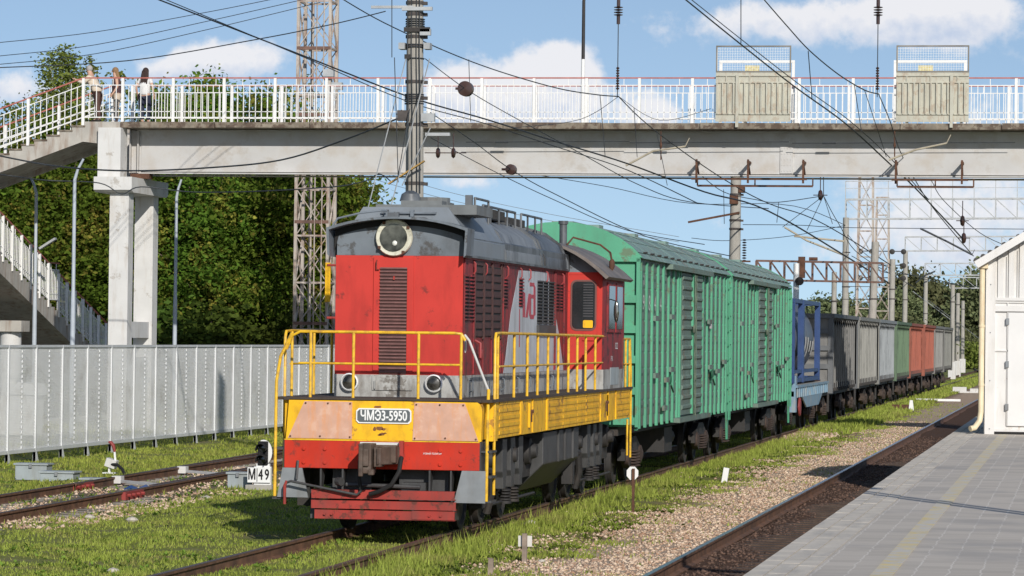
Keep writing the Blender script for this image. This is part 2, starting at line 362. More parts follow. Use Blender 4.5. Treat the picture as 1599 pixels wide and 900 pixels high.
c_ = mixc(band(-3.85, 1.3, .1, .12), c_, darkb)
c_ = mixc(fmath('MULTIPLY', band(-17.1, 1.5, .3, .5), .8), c_, mixc(noise(16, 5), (.10,.07,.05), (.25,.19,.15)))
L.new(c_, P.inputs['Base Color']); P.inputs['Roughness'].default_value = .95; P.inputs['Specular IOR Level'].default_value = .15
vb = nd('ShaderNodeTexVoronoi'); vb.inputs['Scale'].default_value = 16; L.new(tc.outputs['Object'], vb.inputs['Vector'])
bp = nd('ShaderNodeBump'); bp.inputs['Strength'].default_value = .8; bp.inputs['Distance'].default_value = .04; L.new(vb.outputs['Distance'], bp.inputs['Height']); L.new(bp.outputs[0], P.inputs['Normal'])
g = numesh('ground', V, F, gm, True); g['kind'] = 'structure'

# blades of grass and low weeds
def leafmat(name, c1, c2, tr=.35, ns=.6, c3=None):
    global N, L, t, tc
    m = bpy.data.materials.new(name); m.use_nodes = True; t = m.node_tree; N = t.nodes; L = t.links; N.clear()
    tc = nd('ShaderNodeTexCoord'); geo = nd('ShaderNodeNewGeometry')
    a = mixc(noise(ns, 5), c1, c2)
    if c3: a = mixc(ramp(noise(ns*2.3, 4, r=.7), [(.52,(0,0,0)),(.66,(.8,.8,.8))]), a, c3)
    rnd = geo.outputs['Random Per Island']
    oi = nd('ShaderNodeObjectInfo'); hsv = nd('ShaderNodeHueSaturation'); L.new(a, hsv.inputs['Color']); L.new(fmath('MULTIPLY', fmath('ADD', fmath('MULTIPLY', rnd, .9), .6), fmath('ADD', fmath('MULTIPLY', oi.outputs['Random'], .45), .8)), hsv.inputs['Value']); L.new(fmath('ADD', fmath('MULTIPLY', oi.outputs['Random'], .05), .470), hsv.inputs['Hue'])
    df = nd('ShaderNodeBsdfDiffuse'); L.new(hsv.outputs[0], df.inputs[0]); ts = nd('ShaderNodeBsdfTranslucent')
    L.new(hsv.outputs[0], ts.inputs[0]); ms = nd('ShaderNodeMixShader'); ms.inputs[0].default_value = tr
    L.new(df.outputs[0], ms.inputs[1]); L.new(ts.outputs[0], ms.inputs[2]); o = nd('ShaderNodeOutputMaterial'); L.new(ms.outputs[0], o.inputs[0])
    return m
def vnoise(x, y, s, seed=0):
    r_ = np.random.default_rng(seed); g_ = r_.random((64,64)); u = x/s; v = y/s; i = np.floor(u).astype(int); j = np.floor(v).astype(int); fu = u-i; fv = v-j
    fu = fu*fu*(3-2*fu); fv = fv*fv*(3-2*fv)
    a = g_[i%64, j%64]; b = g_[(i+1)%64, j%64]; c = g_[i%64, (j+1)%64]; d = g_[(i+1)%64, (j+1)%64]
    return (a*(1-fu)+b*fu)*(1-fv)+(c*(1-fu)+d*fu)*fv
def blades(name, x, y, h, wd, m, z=None):
    n = len(x); a = rng.random(n)*2*np.pi; lean = rng.random(n)*.7; la = rng.random(n)*2*np.pi
    z0 = (hgt(x, y) if z is None else z) - .01
    b = np.stack([x, y, z0], -1); dx = np.stack([np.cos(a)*wd, np.sin(a)*wd, 0*a], -1)
    tip = b + np.stack([np.cos(la)*lean*h, np.sin(la)*lean*h, h], -1)
    V = np.stack([b-dx, b+dx, tip], 1).reshape(-1,3); F = np.arange(3*n).reshape(-1,3)
    o = numesh(name, V, F, m); o['kind'] = 'stuff'; return o
gmt = leafmat('grass_blade', (.24,.31,.045), (.40,.43,.10), .4, .5, (.33,.28,.11))
def scatter(n, x0, x1, y0, y1, keep):
    x = rng.uniform(x0, x1, n); y = y0*((y1/y0)**rng.random(n)); k = keep(x, y) > rng.random(n); return x[k], y[k]
def kmain(x, y):
    n_ = vnoise(x, y, 1.3, 1)*.5+vnoise(x, y, .45, 2)*.5
    edge = -6.9 + (vnoise(x, y, 1.1, 3)-.5)*2.0 + (vnoise(x,y,.3,6)-.5)*.8
    d = np.clip((n_-.28)*5, .05, 1)
    d = np.where(x > edge, np.where(vnoise(x,y,.45,8) > .80, .35, np.where(x < edge+.8, .05, .006)), d)
    return np.where(x > -5.2, d*.03, d)
x, y = scatter(330000, -15.4, -4.9, 34, 170, kmain)
h = (.018+.035*rng.random(len(x)))*(.6+.9*vnoise(x, y, .8, 4)); h *= np.where(np.abs(x+8.2) < .45, 2.0, 1)
blades('grass', x, y, h*(1+y/260), .006+y*.00011, gmt)
def kleft(x, y):
    n_ = vnoise(x, y, 1.1, 11)*.5+vnoise(x, y, .4, 12)*.5; d = np.clip((n_-.33)*5, .04, 1)
    return np.where((x < -15.7) & (x > -18.9), d*.12, d)
x, y = scatter(150000, -25.5, -15.4, 48, 170, kleft)
h = (.03+.07*rng.random(len(x)))*(.5+1.0*vnoise(x, y, .8, 14)); blades('grass', x, y, h, .008+y*.00011, gmt)
x, y = scatter(60000, -9.5, -1, 110, 420, lambda x, y: np.where(x < -7, 1, .0)); blades('grass', x, y, .10+.12*rng.random(len(x)), .02+y*.00012, gmt)
x, y = scatter(40000, -60, -25.6, 70, 125, lambda x, y: np.clip((vnoise(x,y,3,5)-.35)*4,0,1)); blades('grass', x, y, .10+.15*rng.random(len(x)), .02, gmt)
# tall seed stalks and weeds beside the rails
x, y = scatter(5000, -9.0, -7.8, 36, 70, lambda x, y: np.clip((vnoise(x,y,.6,21)-.5)*4,0,.9)); blades('tall_grass', x, y, .12+.16*rng.random(len(x)), .008+0*x, gmt)

def weeds(name, x, y, m):
    n = len(x); k = 7; X = np.repeat(x, k); Y = np.repeat(y, k); a = rng.random(n*k)*6.28; ln = rng.uniform(.03,.08,n*k); up_ = rng.uniform(.2,.9,n*k); wd = ln*.28
    z0 = hgt(X, Y); b = np.stack([X, Y, z0], -1); d = np.stack([np.cos(a), np.sin(a), up_], -1)*ln[:,None]; sd = np.stack([-np.sin(a), np.cos(a), 0*a], -1)*wd[:,None]
    V = np.stack([b, b+d*.55+sd, b+d, b+d*.55-sd], 1).reshape(-1,3); o = numesh(name, V, np.arange(4*n*k).reshape(-1,4), m); o['kind'] = 'stuff'
wmt = leafmat('weed_leaf', (.12,.20,.03), (.22,.30,.05), .35, .8)
x, y = scatter(5200, -8.6, -5.4, 36, 110, lambda x, y: np.where(x < -6.7, np.clip((vnoise(x,y,.7,51)-.45)*4,.05,.9), .012)); weeds('low_weeds', x, y, wmt)
x, y = scatter(9000, -25, -9.8, 40, 110, lambda x, y: np.clip((vnoise(x,y,.9,52)-.5)*4,.03,.9)); weeds('low_weeds', x, y, wmt)

# ballast stones
def stones(name, x, y, s, m):
    n = len(x); base = np.array([(1,0,0),(-1,0,0),(0,1,0),(0,-1,0),(0,0,1),(0,0,-1)], float)
    f = np.array([(0,2,4),(2,1,4),(1,3,4),(3,0,4),(2,0,5),(1,2,5),(3,1,5),(0,3,5)])
    V = base[None]*(.6+.6*rng.random((n,6,1))) + (rng.random((n,6,3))-.5)*.5
    V *= np.stack([s*(.7+.6*rng.random(n)), s*(.7+.6*rng.random(n)), s*(.45+.3*rng.random(n))], -1)[:,None]
    a = rng.random(n)*6.28; c, q = np.cos(a)[:,None], np.sin(a)[:,None]
    X = V[...,0]*c-V[...,1]*q; Y = V[...,0]*q+V[...,1]*c; V[...,0] = X; V[...,1] = Y
    V += np.stack([x, y, hgt(x, y)+s*.15], -1)[:,None]
    F = (f[None]+np.arange(n)[:,None,None]*6).reshape(-1,3)
    o = numesh(name, V.reshape(-1,3), F, m); o['kind'] = 'stuff'; return o
def stonemat(name, c1, c2, lo=.55, hi=.9):
    global N, L, t, tc
    m = bpy.data.materials.new(name); m.use_nodes = True; t = m.node_tree; N = t.nodes; L = t.links; P = N['Principled BSDF']
    tc = nd('ShaderNodeTexCoord'); geo = nd('ShaderNodeNewGeometry'); P.inputs['Roughness'].default_value = .9
    a = mixc(geo.outputs['Random Per Island'], c1, c2); hsv = nd('ShaderNodeHueSaturation'); L.new(a, hsv.inputs['Color'])
    L.new(fmath('ADD', fmath('MULTIPLY', noise(1.2, 6, r=.7), hi), lo), hsv.inputs['Value']); L.new(hsv.outputs[0], P.inputs['Base Color']); return m
smg = stonemat('gravel_stone', (.36,.21,.13), (.72,.57,.42), .5, 1.1); smd = stonemat('oily_stone', (.05,.03,.022), (.17,.10,.07), .4, 1.1)
def kst(x, y):
    edge = -6.95 + (vnoise(x, y, 1.1, 3)-.5)*2.0
    return np.where(x > edge, .9, np.where(x > edge-.7, .18, .012))
x, y = scatter(52000, -9.0, -5.0, 36, 130, kst); stones('gravel', x, y, (.016+.028*rng.random(len(x))**2), smg)
x, y = scatter(16000, -4.9, -2.5, 38, 110, lambda x, y: .9+0*x); stones('oily_ballast', x, y, .018+.03*rng.random(len(x))**2, smd)
x, y = scatter(14000, -19.2, -14.9, 50, 100, lambda x, y: np.clip((vnoise(x,y,.9,31)-.3)*3,.05,1)); stones('ballast', x, y, .02+.035*rng.random(len(x))**2, smg)

# ------------------------------------------------------------------ tracks
def railprof(x, m_):   # (x,z) outline of a rail whose head centre is x
    return [(x-.075,-.17),(x+.075,-.17),(x+.075,-.155),(x+.012,-.135),(x+.012,-.045),(x+.037,-.03),(x+.037,-.004),(x-.037,-.004),(x-.037,-.03),(x-.012,-.045),(x-.012,-.135),(x-.075,-.155)]
def rail(root, pts, head, name='rail'):
    """rail following pts (x,y)"""
    mb = MB(); pr = railprof(0, 0); n = len(pr); vs = []
    for (x, y) in pts: vs += [(x+u, y, v) for u, v in pr]
    fs = [(i*n+k, i*n+(k+1)%n, (i+1)*n+(k+1)%n, (i+1)*n+k) for i in range(len(pts)-1) for k in range(n)] + [tuple(range(n)), tuple(range(len(vs)-1, len(vs)-n-1, -1))]
    mb.add(vs, fs); r = mb.build(name, railrust, root)
    hb = MB(); vs = []
    for (x, y) in pts: vs += [(x-.034,y,-.004),(x+.034,y,-.004),(x+.034,y,.004),(x-.034,y,.004)]
    fs = [(i*4+k, i*4+(k+1)%4, (i+1)*4+(k+1)%4, (i+1)*4+k) for i in range(len(pts)-1) for k in range(4)] + [(0,1,2,3), (len(vs)-1,len(vs)-2,len(vs)-3,len(vs)-4)]
    hb.add(vs, fs); hb.build('rail_head', head, r); return r
sleeperm = mat('sleeper', (.30,.27,.23), .9, var=.25, scale=3, dirt=(.14,.10,.07), damt=.7, bump=.2)
oilysl = mat('oily_sleeper', (.07,.045,.032), .9, var=.4, scale=6, dirt=(.14,.10,.07), damt=.5, bump=.2)
def track(label, xa, ya, yb, head, gauge=1.6, slp=(40,90), xend=None, sm=None):
    root = thing('railway_track', label, 'railway track', (0,0,0))
    xe = xa if xend is None else xend
    for s in (-gauge/2, gauge/2): rail(root, [(xa+s, ya), (xe+s, yb)], head)
    n = 0; y = slp[0]
    while y < slp[1] and n < 99:
        x = xa+(xe-xa)*(y-ya)/(yb-ya); MB().box(x-1.3, x+1.3, y-.12, y+.12, -.36, -.155 if sm is None else -.20).build('sleeper', sm or sleeperm, root); y += .6; n += 1
    return root
track('rusty rails in the grass under the red locomotive and its wagons', -9.58, 20, 420, dullhead, slp=(30,34))
track('shiny rails on dark oily ballast along the platform edge', -4.18, 20, 420, railtop, slp=(36,90), sm=oilysl)
tl = thing('railway_track', 'rusty turnout with red clamps and pale sleepers beside the mesh fence', 'railway track')
A_ = [(-15.95,40),(-16.16,51.5),(-16.51,62.5),(-16.8,71),(-17.2,84),(-17.8,110),(-18.2,180)]
B_ = [(-17.6,40),(-17.94,57.2),(-18.25,67),(-18.45,78),(-18.95,92),(-19.5,115),(-20,180)]
rail(tl, A_, dullhead); rail(tl, B_, dullhead)
C_ = [(-18.05,62),(-18.28,67),(-18.75,78),(-19.6,92),(-21.0,112),(-22.5,140)]; rail(tl, C_, dullhead, 'switch_rail')
rail(tl, [(-16.62,62),(-17.0,72),(-17.6,84),(-18.6,100),(-20,120)], dullhead, 'switch_rail')
y = 46
while y < 96:
    x = -16.9-(y-50)*.03; MB().box(x-1.35, x+1.35, y-.13, y+.13, -.30, -.15).build('sleeper', sleeperm, tl); y += .62
for (x, y, w_) in ((-16.42,59.8,0), (-18.14,62.6,0)):
    mb = MB().box(x-.09, x+.10, y-.6, y+.6, -.15, -.01)
    for k in range(4): mb.cyl((x+.10, y-.45+k*.3, -.07), (x+.16, y-.45+k*.3, -.07), .03, 6)
    mb.build('rail_clamp', signred, tl)
for (x0, y0, x1, y1) in ((-18.1,65.2,-16.7,63.6), (-18.2,70.5,-16.9,69.2)):
    MB().bar((x0,y0,-.08),(x1,y1,-.08),.07,.05).box(x0-.12,x0+.06,y0-.12,y0+.12,-.12,.02).build('switch_rod', concw, tl)
t3 = track('distant rusty track running off to the right behind the hut', -2.2, 175, 420, dullhead, slp=(500,501), xend=-12)

# ------------------------------------------------------------------ platform and hut
PZ = 1.05
pav = bpy.data.materials.new('platform_paving'); pav.use_nodes = True; t = pav.node_tree; N = t.nodes; L = t.links; P = N['Principled BSDF']
tc = nd('ShaderNodeTexCoord'); mp = nd('ShaderNodeMapping'); mp.inputs['Rotation'].default_value = (0,0,R(90)); L.new(tc.outputs['Object'], mp.inputs[0])
br = nd('ShaderNodeTexBrick'); wv = vmath('ADD', mp.outputs[0], vmath('MULTIPLY', vmath('SUBTRACT', (lambda n_: (L.new(tc.outputs['Object'], n_.inputs['Vector']), n_)[1])(nd('ShaderNodeTexNoise')).outputs['Color'], (.5,.5,.5)).outputs[0], (.09,.06,0)).outputs[0]); L.new(wv.outputs[0], br.inputs['Vector']); br.inputs['Scale'].default_value = 1
br.inputs['Brick Width'].default_value = .36; br.inputs['Row Height'].default_value = .24; br.inputs['Mortar Size'].default_value = .007
br.inputs['Color1'].default_value = (.46,.415,.355,1); br.inputs['Color2'].default_value = (.60,.54,.465,1); br.inputs['Mortar'].default_value = (.72,.67,.60,1); br.inputs['Bias'].default_value = 0
pc = mixc(fmath('MULTIPLY', noise(1.1, 7, r=.65), .75), br.outputs[0], (.57,.51,.44))
L.new(mixc(ramp(noise(.6, 6), [(.5,(0,0,0)),(.66,(.75,.75,.75))]), pc, (.38,.355,.33)), P.inputs['Base Color']); P.inputs['Roughness'].default_value = .97; P.inputs['Specular IOR Level'].default_value = .12
bp = nd('ShaderNodeBump'); bp.inputs['Strength'].default_value = .3; bp.inputs['Distance'].default_value = .01; L.new(br.outputs['Fac'], bp.inputs['Height']); bp.invert = True; L.new(bp.outputs[0], P.inputs['Normal'])
edgepav = mat('platform_edge_slab', (.62,.56,.475), .97, spec=.12, var=.1, scale=3, dirt=(.42,.395,.36), dscale=(3,.5,1), damt=.6)
pl = MB().box(-1.95, 14, 5, 82, .75, PZ).build('platform', pav); pl['kind'] = 'structure'
mb = MB(); y = 5.0
while y < 82:
    for k in range(3):
        mb.box(-2.40+k*.15+.006, -2.40+(k+1)*.15-.006, y+.006+(k%2)*.3, min(82, y+.6-.006+(k%2)*.3), .85, PZ+.003+.003*random.random())
    y += .6
e = mb.build('platform_edge', edgepav); e['kind'] = 'structure'
e = MB().box(-2.25, 14, 5, 81.9, -.4, .75).build('platform_wall', conc); e['kind'] = 'structure'
e = MB().box(-1.50, -1.34, 5, 66.2, PZ+.004, PZ+.008).build('platform_line', tactile); e['kind'] = 'structure'

hut = thing('hut', 'cream metal-clad hut with a gabled roof on the platform', 'hut', (-1.80, 66.5, PZ))
HW = 5.4
def gable(x): return 3.30 + (.60*x if x < HW/2 else .60*(HW-x))
mb = MB(); mb.prism([(0,0),(HW,0),(HW,3.2),(HW/2,3.2+.6*HW/2),(0,3.2)], 'y', .06, 5.5); w_ = mb.build('wall', hutm, hut)
mb = MB().box(.02,.20,0,.10,0,3.3).box(.20,HW-.2,.0,.07,2.50,2.56)
x = .24
while x < HW-.3:
    hz = gable(x)-.12; mb.box(x, x+.10, .02, .055, 2.56, hz-.0); mb.box(x+.16,x+.175,.03,.057,2.56,hz); x += .20
mb.build('cladding', hutm, hut)
mb = MB()
for (z0, z1) in ((1.55,1.575),(2.46,2.50)): mb.box(.20, HW-.2, .03, .058, z0, z1)
mb.box(.42,.44,.03,.058,.16,2.46).box(2.55,2.58,.03,.058,.1,2.46).box(.20,HW-.2,.02,.057,0,.09)
mb.box(.2,HW-.2,.0,.05,2.30,2.40)
mb.build('door_frame', hutm, hut)
MB().box(.44,2.5,.01,.05,.16,2.28).build('door', mat('hut_door', (.70,.69,.665), .5, var=.04, scale=1.5), hut)
mb = MB()
for s in (0, 1):
    a = (-.12, 3.14) if s == 0 else (HW+.12, 3.14); b = (HW/2, 3.3+.6*HW/2)
    mb.bar((a[0], 2.7, a[1]+.06), (b[0], 2.7, b[1]+.06), 5.9, .05, (0,0,1))
mb = MB()
for z in (.45,1.25,2.05): mb.box(.40,.46,-.01,.06,z,z+.12)
for z in (.1,1.0,1.9,2.8): mb.cyl((.11,-.012,z),(.11,.0,z),.012,6)
mb.box(1.5,1.53,-.03,.012,1.15,1.30)
mb.build('hinge', steelp, hut)
MB().box(.2,HW-.2,-.004,.02,-.0,.05).build('base_gap_shade', black, hut)  # black strip painting the shade of the gap at the base
rf = (lambda m_: m_)(None)
mb = MB()
for s in (0, 1):
    a = (-.12, 3.14) if s == 0 else (HW+.12, 3.14); b = (HW/2, 3.3+.6*HW/2)
    mb.bar((a[0], 2.7, a[1]+.06), (b[0], 2.7, b[1]+.06), 5.9, .05, (0,0,1))
rf = mb.build('roof', mat('roof_dark', (.06,.055,.05), .7, var=.2), hut)
mb = MB()
for s in (0, 1):
    a = (-.16, 3.16) if s == 0 else (HW+.16, 3.16); mb.bar((a[0], -.26, a[1]), (HW/2, -.26, 3.30+.6*HW/2), .03, .14, (0,0,1))
mb.build('barge_board', hutm, hut)
mb = MB(); k = 0
while k < 24:
    x = -.16+k*.13; mb.cyl((x,-.25,3.24+.6*(x+.16)*.96),(x,5.6,3.24+.6*(x+.16)*.96),.055,8); k += 1
mb.build('corrugation', mat('roof_dark', (.06,.055,.05)), hut)
mb = MB().tube([(-.05,-.03,3.14),(-.05,-.03,.42),(-.07,-.06,.25),(-.16,-.14,.12),(-.24,-.2,.10)], .055, 10).box(-.13,.06,-.12,.06,3.10,3.28)
for z in (.9,2.0): mb.cyl((-.05,-.03,z),(-.05,-.03,z+.04),.066,10)
mb.build('downspout', pipem, hut, True)
# ------------------------------------------------------------------ perforated fence
fm = bpy.data.materials.new('perforated_sheet'); fm.use_nodes = True; t = fm.node_tree; N = t.nodes; L = t.links; P = N['Principled BSDF']
tc = nd('ShaderNodeTexCoord'); sp = nd('ShaderNodeSeparateXYZ'); L.new(tc.outputs['Object'], sp.inputs[0])
K = 2*math.pi/.075
u_ = fmath('ADD', sp.outputs[1], sp.outputs[2]); v_ = fmath('SUBTRACT', sp.outputs[1], sp.outputs[2])
hole = fmath('GREATER_THAN', fmath('MULTIPLY', fmath('ABSOLUTE', fmath('SINE', fmath('MULTIPLY', u_, K/2))), fmath('ABSOLUTE', fmath('SINE', fmath('MULTIPLY', v_, K/2)))), .34)
L.new(fmath('SUBTRACT', 1, hole), P.inputs['Alpha']); fo = noise(.35, 6); L.new(mixc(ramp(noise(1.1, 8, r=.7), [(.52,(0,0,0)),(.70,(.45,.45,.45))]), mixc(fo, (.90,.90,.88), (.97,.97,.95)), (.55,.52,.46)), P.inputs['Base Color']); P.inputs['Roughness'].default_value = .6
fz = -.05; FT = 2.42
fence = thing('mesh_fence', 'long pale grey fence of perforated metal panels on short posts', 'fence', (-24.4, 60, -.3))
y0 = 71.7; k = 0
while y0 + k*2.18 < 168:
    a = y0+k*2.18-60
    MB().box(-.004, .004, a+.03, a+2.15, .30, 2.70).build('panel', fm, fence)
    mb = MB().box(-.035,.035,a-.035,a+.035,-.1,2.74); mb.prism([(a-.035,-.1),(a+.25,-.1),(a+.035,.25),(a-.035,.25)],'x',-.04,.04)
    mb.build('post', fencep, fence)
    mb = MB()
    mb.box(-.03,.03,a+.035,a+2.145,2.68,2.74).box(-.03,.03,a+.035,a+2.145,.22,.30)
    for q in range(20): mb.box(-.02,.02,a+1.07,a+1.11,.32+q*.118,.32+q*.118+.06)
    mb.build('panel_frame', fencep, fence); k += 1
# street strip and verge behind the fence
e = MB().box(-31.5,-27,60,170,-.29,-.262).build('footpath', mat('footpath', (.42,.39,.34), .9, var=.1)); e['kind'] = 'structure'
e = MB().box(-60,-34,60,175,-.29,-.25).build('road', mat('asphalt', (.09,.088,.085), .9, var=.15)); e['kind'] = 'structure'
mb = MB().box(-33.9,-33.7,60,175,-.3,-.12); e = mb.build('kerb', concw); e['kind'] = 'structure'
# kiosk and street things seen dimly through the mesh
ks = thing('kiosk', 'pale kiosk with a pitched lid seen through the mesh fence', 'kiosk', (-29.9, 97, -.3))
MB().box(-.55,.55,-.4,.6,.1,1.25).build('body', concw, ks, bevel=.05); MB().prism([(-.3,1.25),(.65,1.25),(.55,1.55),(.1,1.62)],'y',-.45,.65).build('lid', concw, ks)

# ------------------------------------------------------------------ footbridge
BY = 104.8
fb = thing('footbridge', 'long concrete and steel footbridge with white railings crossing over the train', 'footbridge', (0,0,0))
GX0, GX1 = -29.15, 22
mb = MB()
for y in (105.75, 107.4):
    mb.box(GX0+.35, GX1, y, y+.03, 7.75, 9.0).box(GX0+.3, GX1, y-.14, y+.17, 7.68, 7.72).box(GX0+.3, GX1, y-.14, y+.17, 9.0, 9.04)
    mb.box(GX0+.25, GX0+.29, y-.12, y+.15, 7.7, 9.03).box(GX0, GX0+.04, y-.12, y+.15, 7.7, 9.03)
mb.box(GX0,GX0+.34,105.78,105.83,7.72,9.02)
for x in np.arange(-27, GX1, 3.0): mb.box(x, x+.02, 105.8, 107.4, 7.8, 8.95)
mb.build('girder', girdm, fb)
mb = MB().box(-9.0,-8.62,105.71,105.747,7.78,8.98)
for i in range(4):
    for j in range(7): mb.cyl((-8.95+i*.09, 105.70, 7.86+j*.17),(-8.95+i*.09, 105.715, 7.86+j*.17), .024, 6)
mb.build('splice_plate', girdm, fb)
mb = MB(); x = GX0-.05
while x < GX1:
    d = random.uniform(-.02,.02); mb.box(x, x+2.96, BY-.08+d, 108.35, 9.045+random.uniform(0,.015), 9.23+random.uniform(-.01,.01)); x += 2.98
mb.build('deck', edgem, fb)
# railings
def railing(root, p0, p1, z0, z1, post=1.6, step=.19, out=0, gaps=(), skip=0, skip1=0):
    """straight or sloping railing between p0 and p1 (x,y) with base heights z0, z1"""
    p0 = Vector((p0[0], p0[1], z0)); p1 = Vector((p1[0], p1[1], z1)); Ln = (p1-p0).length; d = (p1-p0)/Ln
    H = Vector((p1.x-p0.x, p1.y-p0.y, 0)).length
    mb = MB(); 
    for z, w_ in ((1.12,.025),(.31,.022),(.13,.03)): mb.bar(p0+Vector((0,0,z)), p1+Vector((0,0,z)), w_, w_)
    n = int(H/step)
    for i in range(n+1):
        q = p0.lerp(p1, i/n); 
        if any(a <= q.x <= b for a, b in gaps): continue
        mb.bar(q+Vector((0,0,.13)), q+Vector((0,0,1.12)), .022, .022)
    n = int(H/.85)
    for i in range(n+1): q = p0.lerp(p1, (i+.5)/(n+1)); mb.bar(q+Vector((0,0,1.12)), q+Vector((0,0,1.31)), .02, .02)
    r_ = mb.build('railing', railw, root)
    mb = MB(); n = max(1, round(H/post))
    for i in range(n+1):
        if i < skip or i > n-skip1: continue
        q = p0.lerp(p1, i/n); MB().box(q.x-.042, q.x+.042, q.y-.042, q.y+.042, q.z-.12, q.z+1.33).build('post', railw, r_)
    MB().bar(p0+Vector((0,0,1.34)), p1+Vector((0,0,1.34)), .05, .04).build('handrail', railr, r_)
railing(fb, (-29.15,BY), (GX1,BY), 9.24, 9.24)
railing(fb, (-29.75,108.1), (GX1,108.1), 9.24, 9.24)
railing(fb, (-30.40,BY), (-29.15,BY), 9.24, 9.24, post=1.25, skip1=1)
# safety screens over the two tracks
for (xa, xb) in ((-10.86,-8.62), (-5.50,-3.36), ):
    for (yy, near) in ((BY-.10, True), (108.2, False)):
        dx_ = 0 if near else -.36
        sc_ = MB().box(xa, xb, yy-.012, yy+.012, 9.27, 10.74) if near else MB().box(xa-.26,xa-.17,yy,yy+.05,9.2,11.3).box(xb-.26,xb-.17,yy,yy+.05,9.2,11.3).box(xa-.26,xb-.17,yy-.01,yy+.06,11.3,11.38)
        s_ = sc_.build('safety_screen', screenm if near else railw, fb)
        if not near:
            cx = (xa+xb)/2-.36
            MB().box(cx-.22,cx+.22,yy-.03,yy-.015,11.02,11.22).build('notice', mat('notice_yellow', (.6,.52,.25), .6, var=.3, scale=12), s_)
            MB().box(cx-.2,cx+.2,yy-.03,yy-.015,10.72,10.9).build('notice', white, s_)
            continue
        mb = MB(); q = xa+.02
        while q < xb: mb.box(q, q+.045, yy-.075, yy-.013, 9.50, 10.42); q += .165
        for z in (9.48, 10.42, 10.62): mb.box(xa, xb, yy-.05, yy-.013, z, z+.04)
        for q in (xa+.3, xa+1.0, xb-.35): mb.box(q, q+.04, yy-.04, yy-.013, 10.46, 10.62)
        q = xb-.58 if xa < -7 and False else (xa+.6 if xa < -7 else xb-.55); mb.box(q, q+.09, yy-.08, yy-.02, 9.1, 10.66)
        mb.build('rib', screenm, s_)
        mb = MB()
        for z in (10.745, 11.50): mb.box(xa, xb, yy-.03, yy+.03, z, z+.04)
        for q in (xa, xb-.04): mb.box(q, q+.04, yy-.03, yy+.03, 10.78, 11.5)
        mb.build('screen_frame', mat('screen_frame', (.20,.18,.15), .7, var=.3), s_)
        mb = MB(); q = xa+.04
        while q < xb-.04: mb.box(q, q+.007, yy-.004, yy+.004, 10.78, 11.5); q += .075
        z = 10.84
        while z < 11.5: mb.box(xa, xb, yy-.0041, yy+.0041, z, z+.007); z += .075
        mb.build('wire_mesh', railw, s_)
# hanging guard frames under the girder
for (xa, xb, bs) in ((-11.55,-8.1,(-11.45,-9.9,-8.25)), (-5.6,-3.35,(-5.5,-3.55))):
    mb = MB().bar((xa,104.6,7.55),(xb,104.6,7.55),.05,.05).bar((xa+.15,104.9,7.36),(xb+.15,104.9,7.36),.06,.06)
    for b_ in np.linspace(xa+.15, xb+.15, 3): mb.bar((b_,104.9,7.36),(b_,104.9,7.6),.04,.04)
    for b_ in bs: mb.box(b_-.04,b_+.04,105.05,105.7,8.05,8.12).box(b_-.03,b_+.03,105.0,105.06,7.45,8.16).bar((b_,105.68,7.75),(b_,105.05,8.1),.05,.04).bar((b_,104.6,7.55),(b_,105.05,7.6),.04,.04)
    mb.build('guard_frame', rust, fb)
mb = MB()   # thin cables strung along the girder with turnbuckles
for (xa, xb) in ((-18.5,-13.5),(-13.5,-8.7),(-8.6,-2)):
    mb.cyl((xa,105.2,8.66),(xb,105.2,8.70),.012,5)
    mb.cyl((xa+.9,105.2,8.665),(xa+1.3,105.2,8.668),.035,6)
mb.build('cable', wirem, fb)
# pier
p_ = MB().box(-29.46,-28.86,104.6,105.15,-.5,7.05).build('pier', concw, fb); MB().box(-29.46,-28.86,107.5,108.1,-.5,7.05).build('pier', concw, fb); pr_ = MB()
pr_.box(-29.35,-28.95,105.15,107.5,2.6,3.1).box(-29.32,-28.98,105.15,107.5,-.5,2.0)
pr_.build('pier_tie', concw, p_)
MB().prism([(104.25,7.12),(104.45,7.05),(108.4,7.05),(108.6,7.12),(108.6,7.52),(104.25,7.52)],'x',-29.88,-28.68).build('pier_cap', concw, p_)
MB().box(-29.85,-29.13,104.55,105.3,7.52,9.04).build('end_block', concw, p_); MB().box(-29.85,-29.13,107.5,108.2,7.52,9.04).build('end_block', concw, p_)
MB().box(-29.1,-28.5,105.6,106.0,7.52,7.68).build('bearing', rust, p_)
# upper stair flight, going down to the left
UX, UZ, SL = -30.3, 9.24, .36
mb = MB(); pr2 = [(-29.10,9.235),(-30.35,9.235)]
x, z = -30.35, 9.235
while x > -37.5:
    z -= .145; pr2.append((x, z)); x -= .40; pr2.append((x, z))
pr2 += [(x, z-.62), (-30.4, 8.62), (-29.86, 8.56), (-29.86, 9.04), (-29.10, 9.04)]
mb.prism(pr2, 'y', BY, 105.1); mb.prism(pr2, 'y', 107.9, 108.2)
s_ = mb.build('stair_stringer', concd, fb)
mb = MB(); mb.prism([(-30.3,9.2),(-30.3,8.8),(x,z-.5),(x,z-.1)], 'y', 105.1, 107.9); mb.build('stair_soffit', concd, fb)
mb = MB(); x2, z2 = -30.35, 9.235
while x2 > -37.4: z2 -= .145; mb.box(x2-.42, x2+.02, BY-.03, 108.2, z2-.02, z2+.03); x2 -= .40
mb.build('stair_tread', edgem, fb)
railing(fb, (-37.4,BY), (-30.40,BY), 9.24-SL*7.0, 9.24, post=1.65, skip1=1)
railing(fb, (-37.4,108.1), (-30.40,108.1), 9.24-SL*7.0, 9.24, post=1.65)
for dz in (0, -.22): MB().tube([(-37.4,107.8,9.24-SL*7.0+.95+dz),(-30.40,107.8,9.24+.78+dz*.8),(-29.9,107.8,9.24+.86+dz*.8)], .03, 6).build('side_handrail', railw, fb)
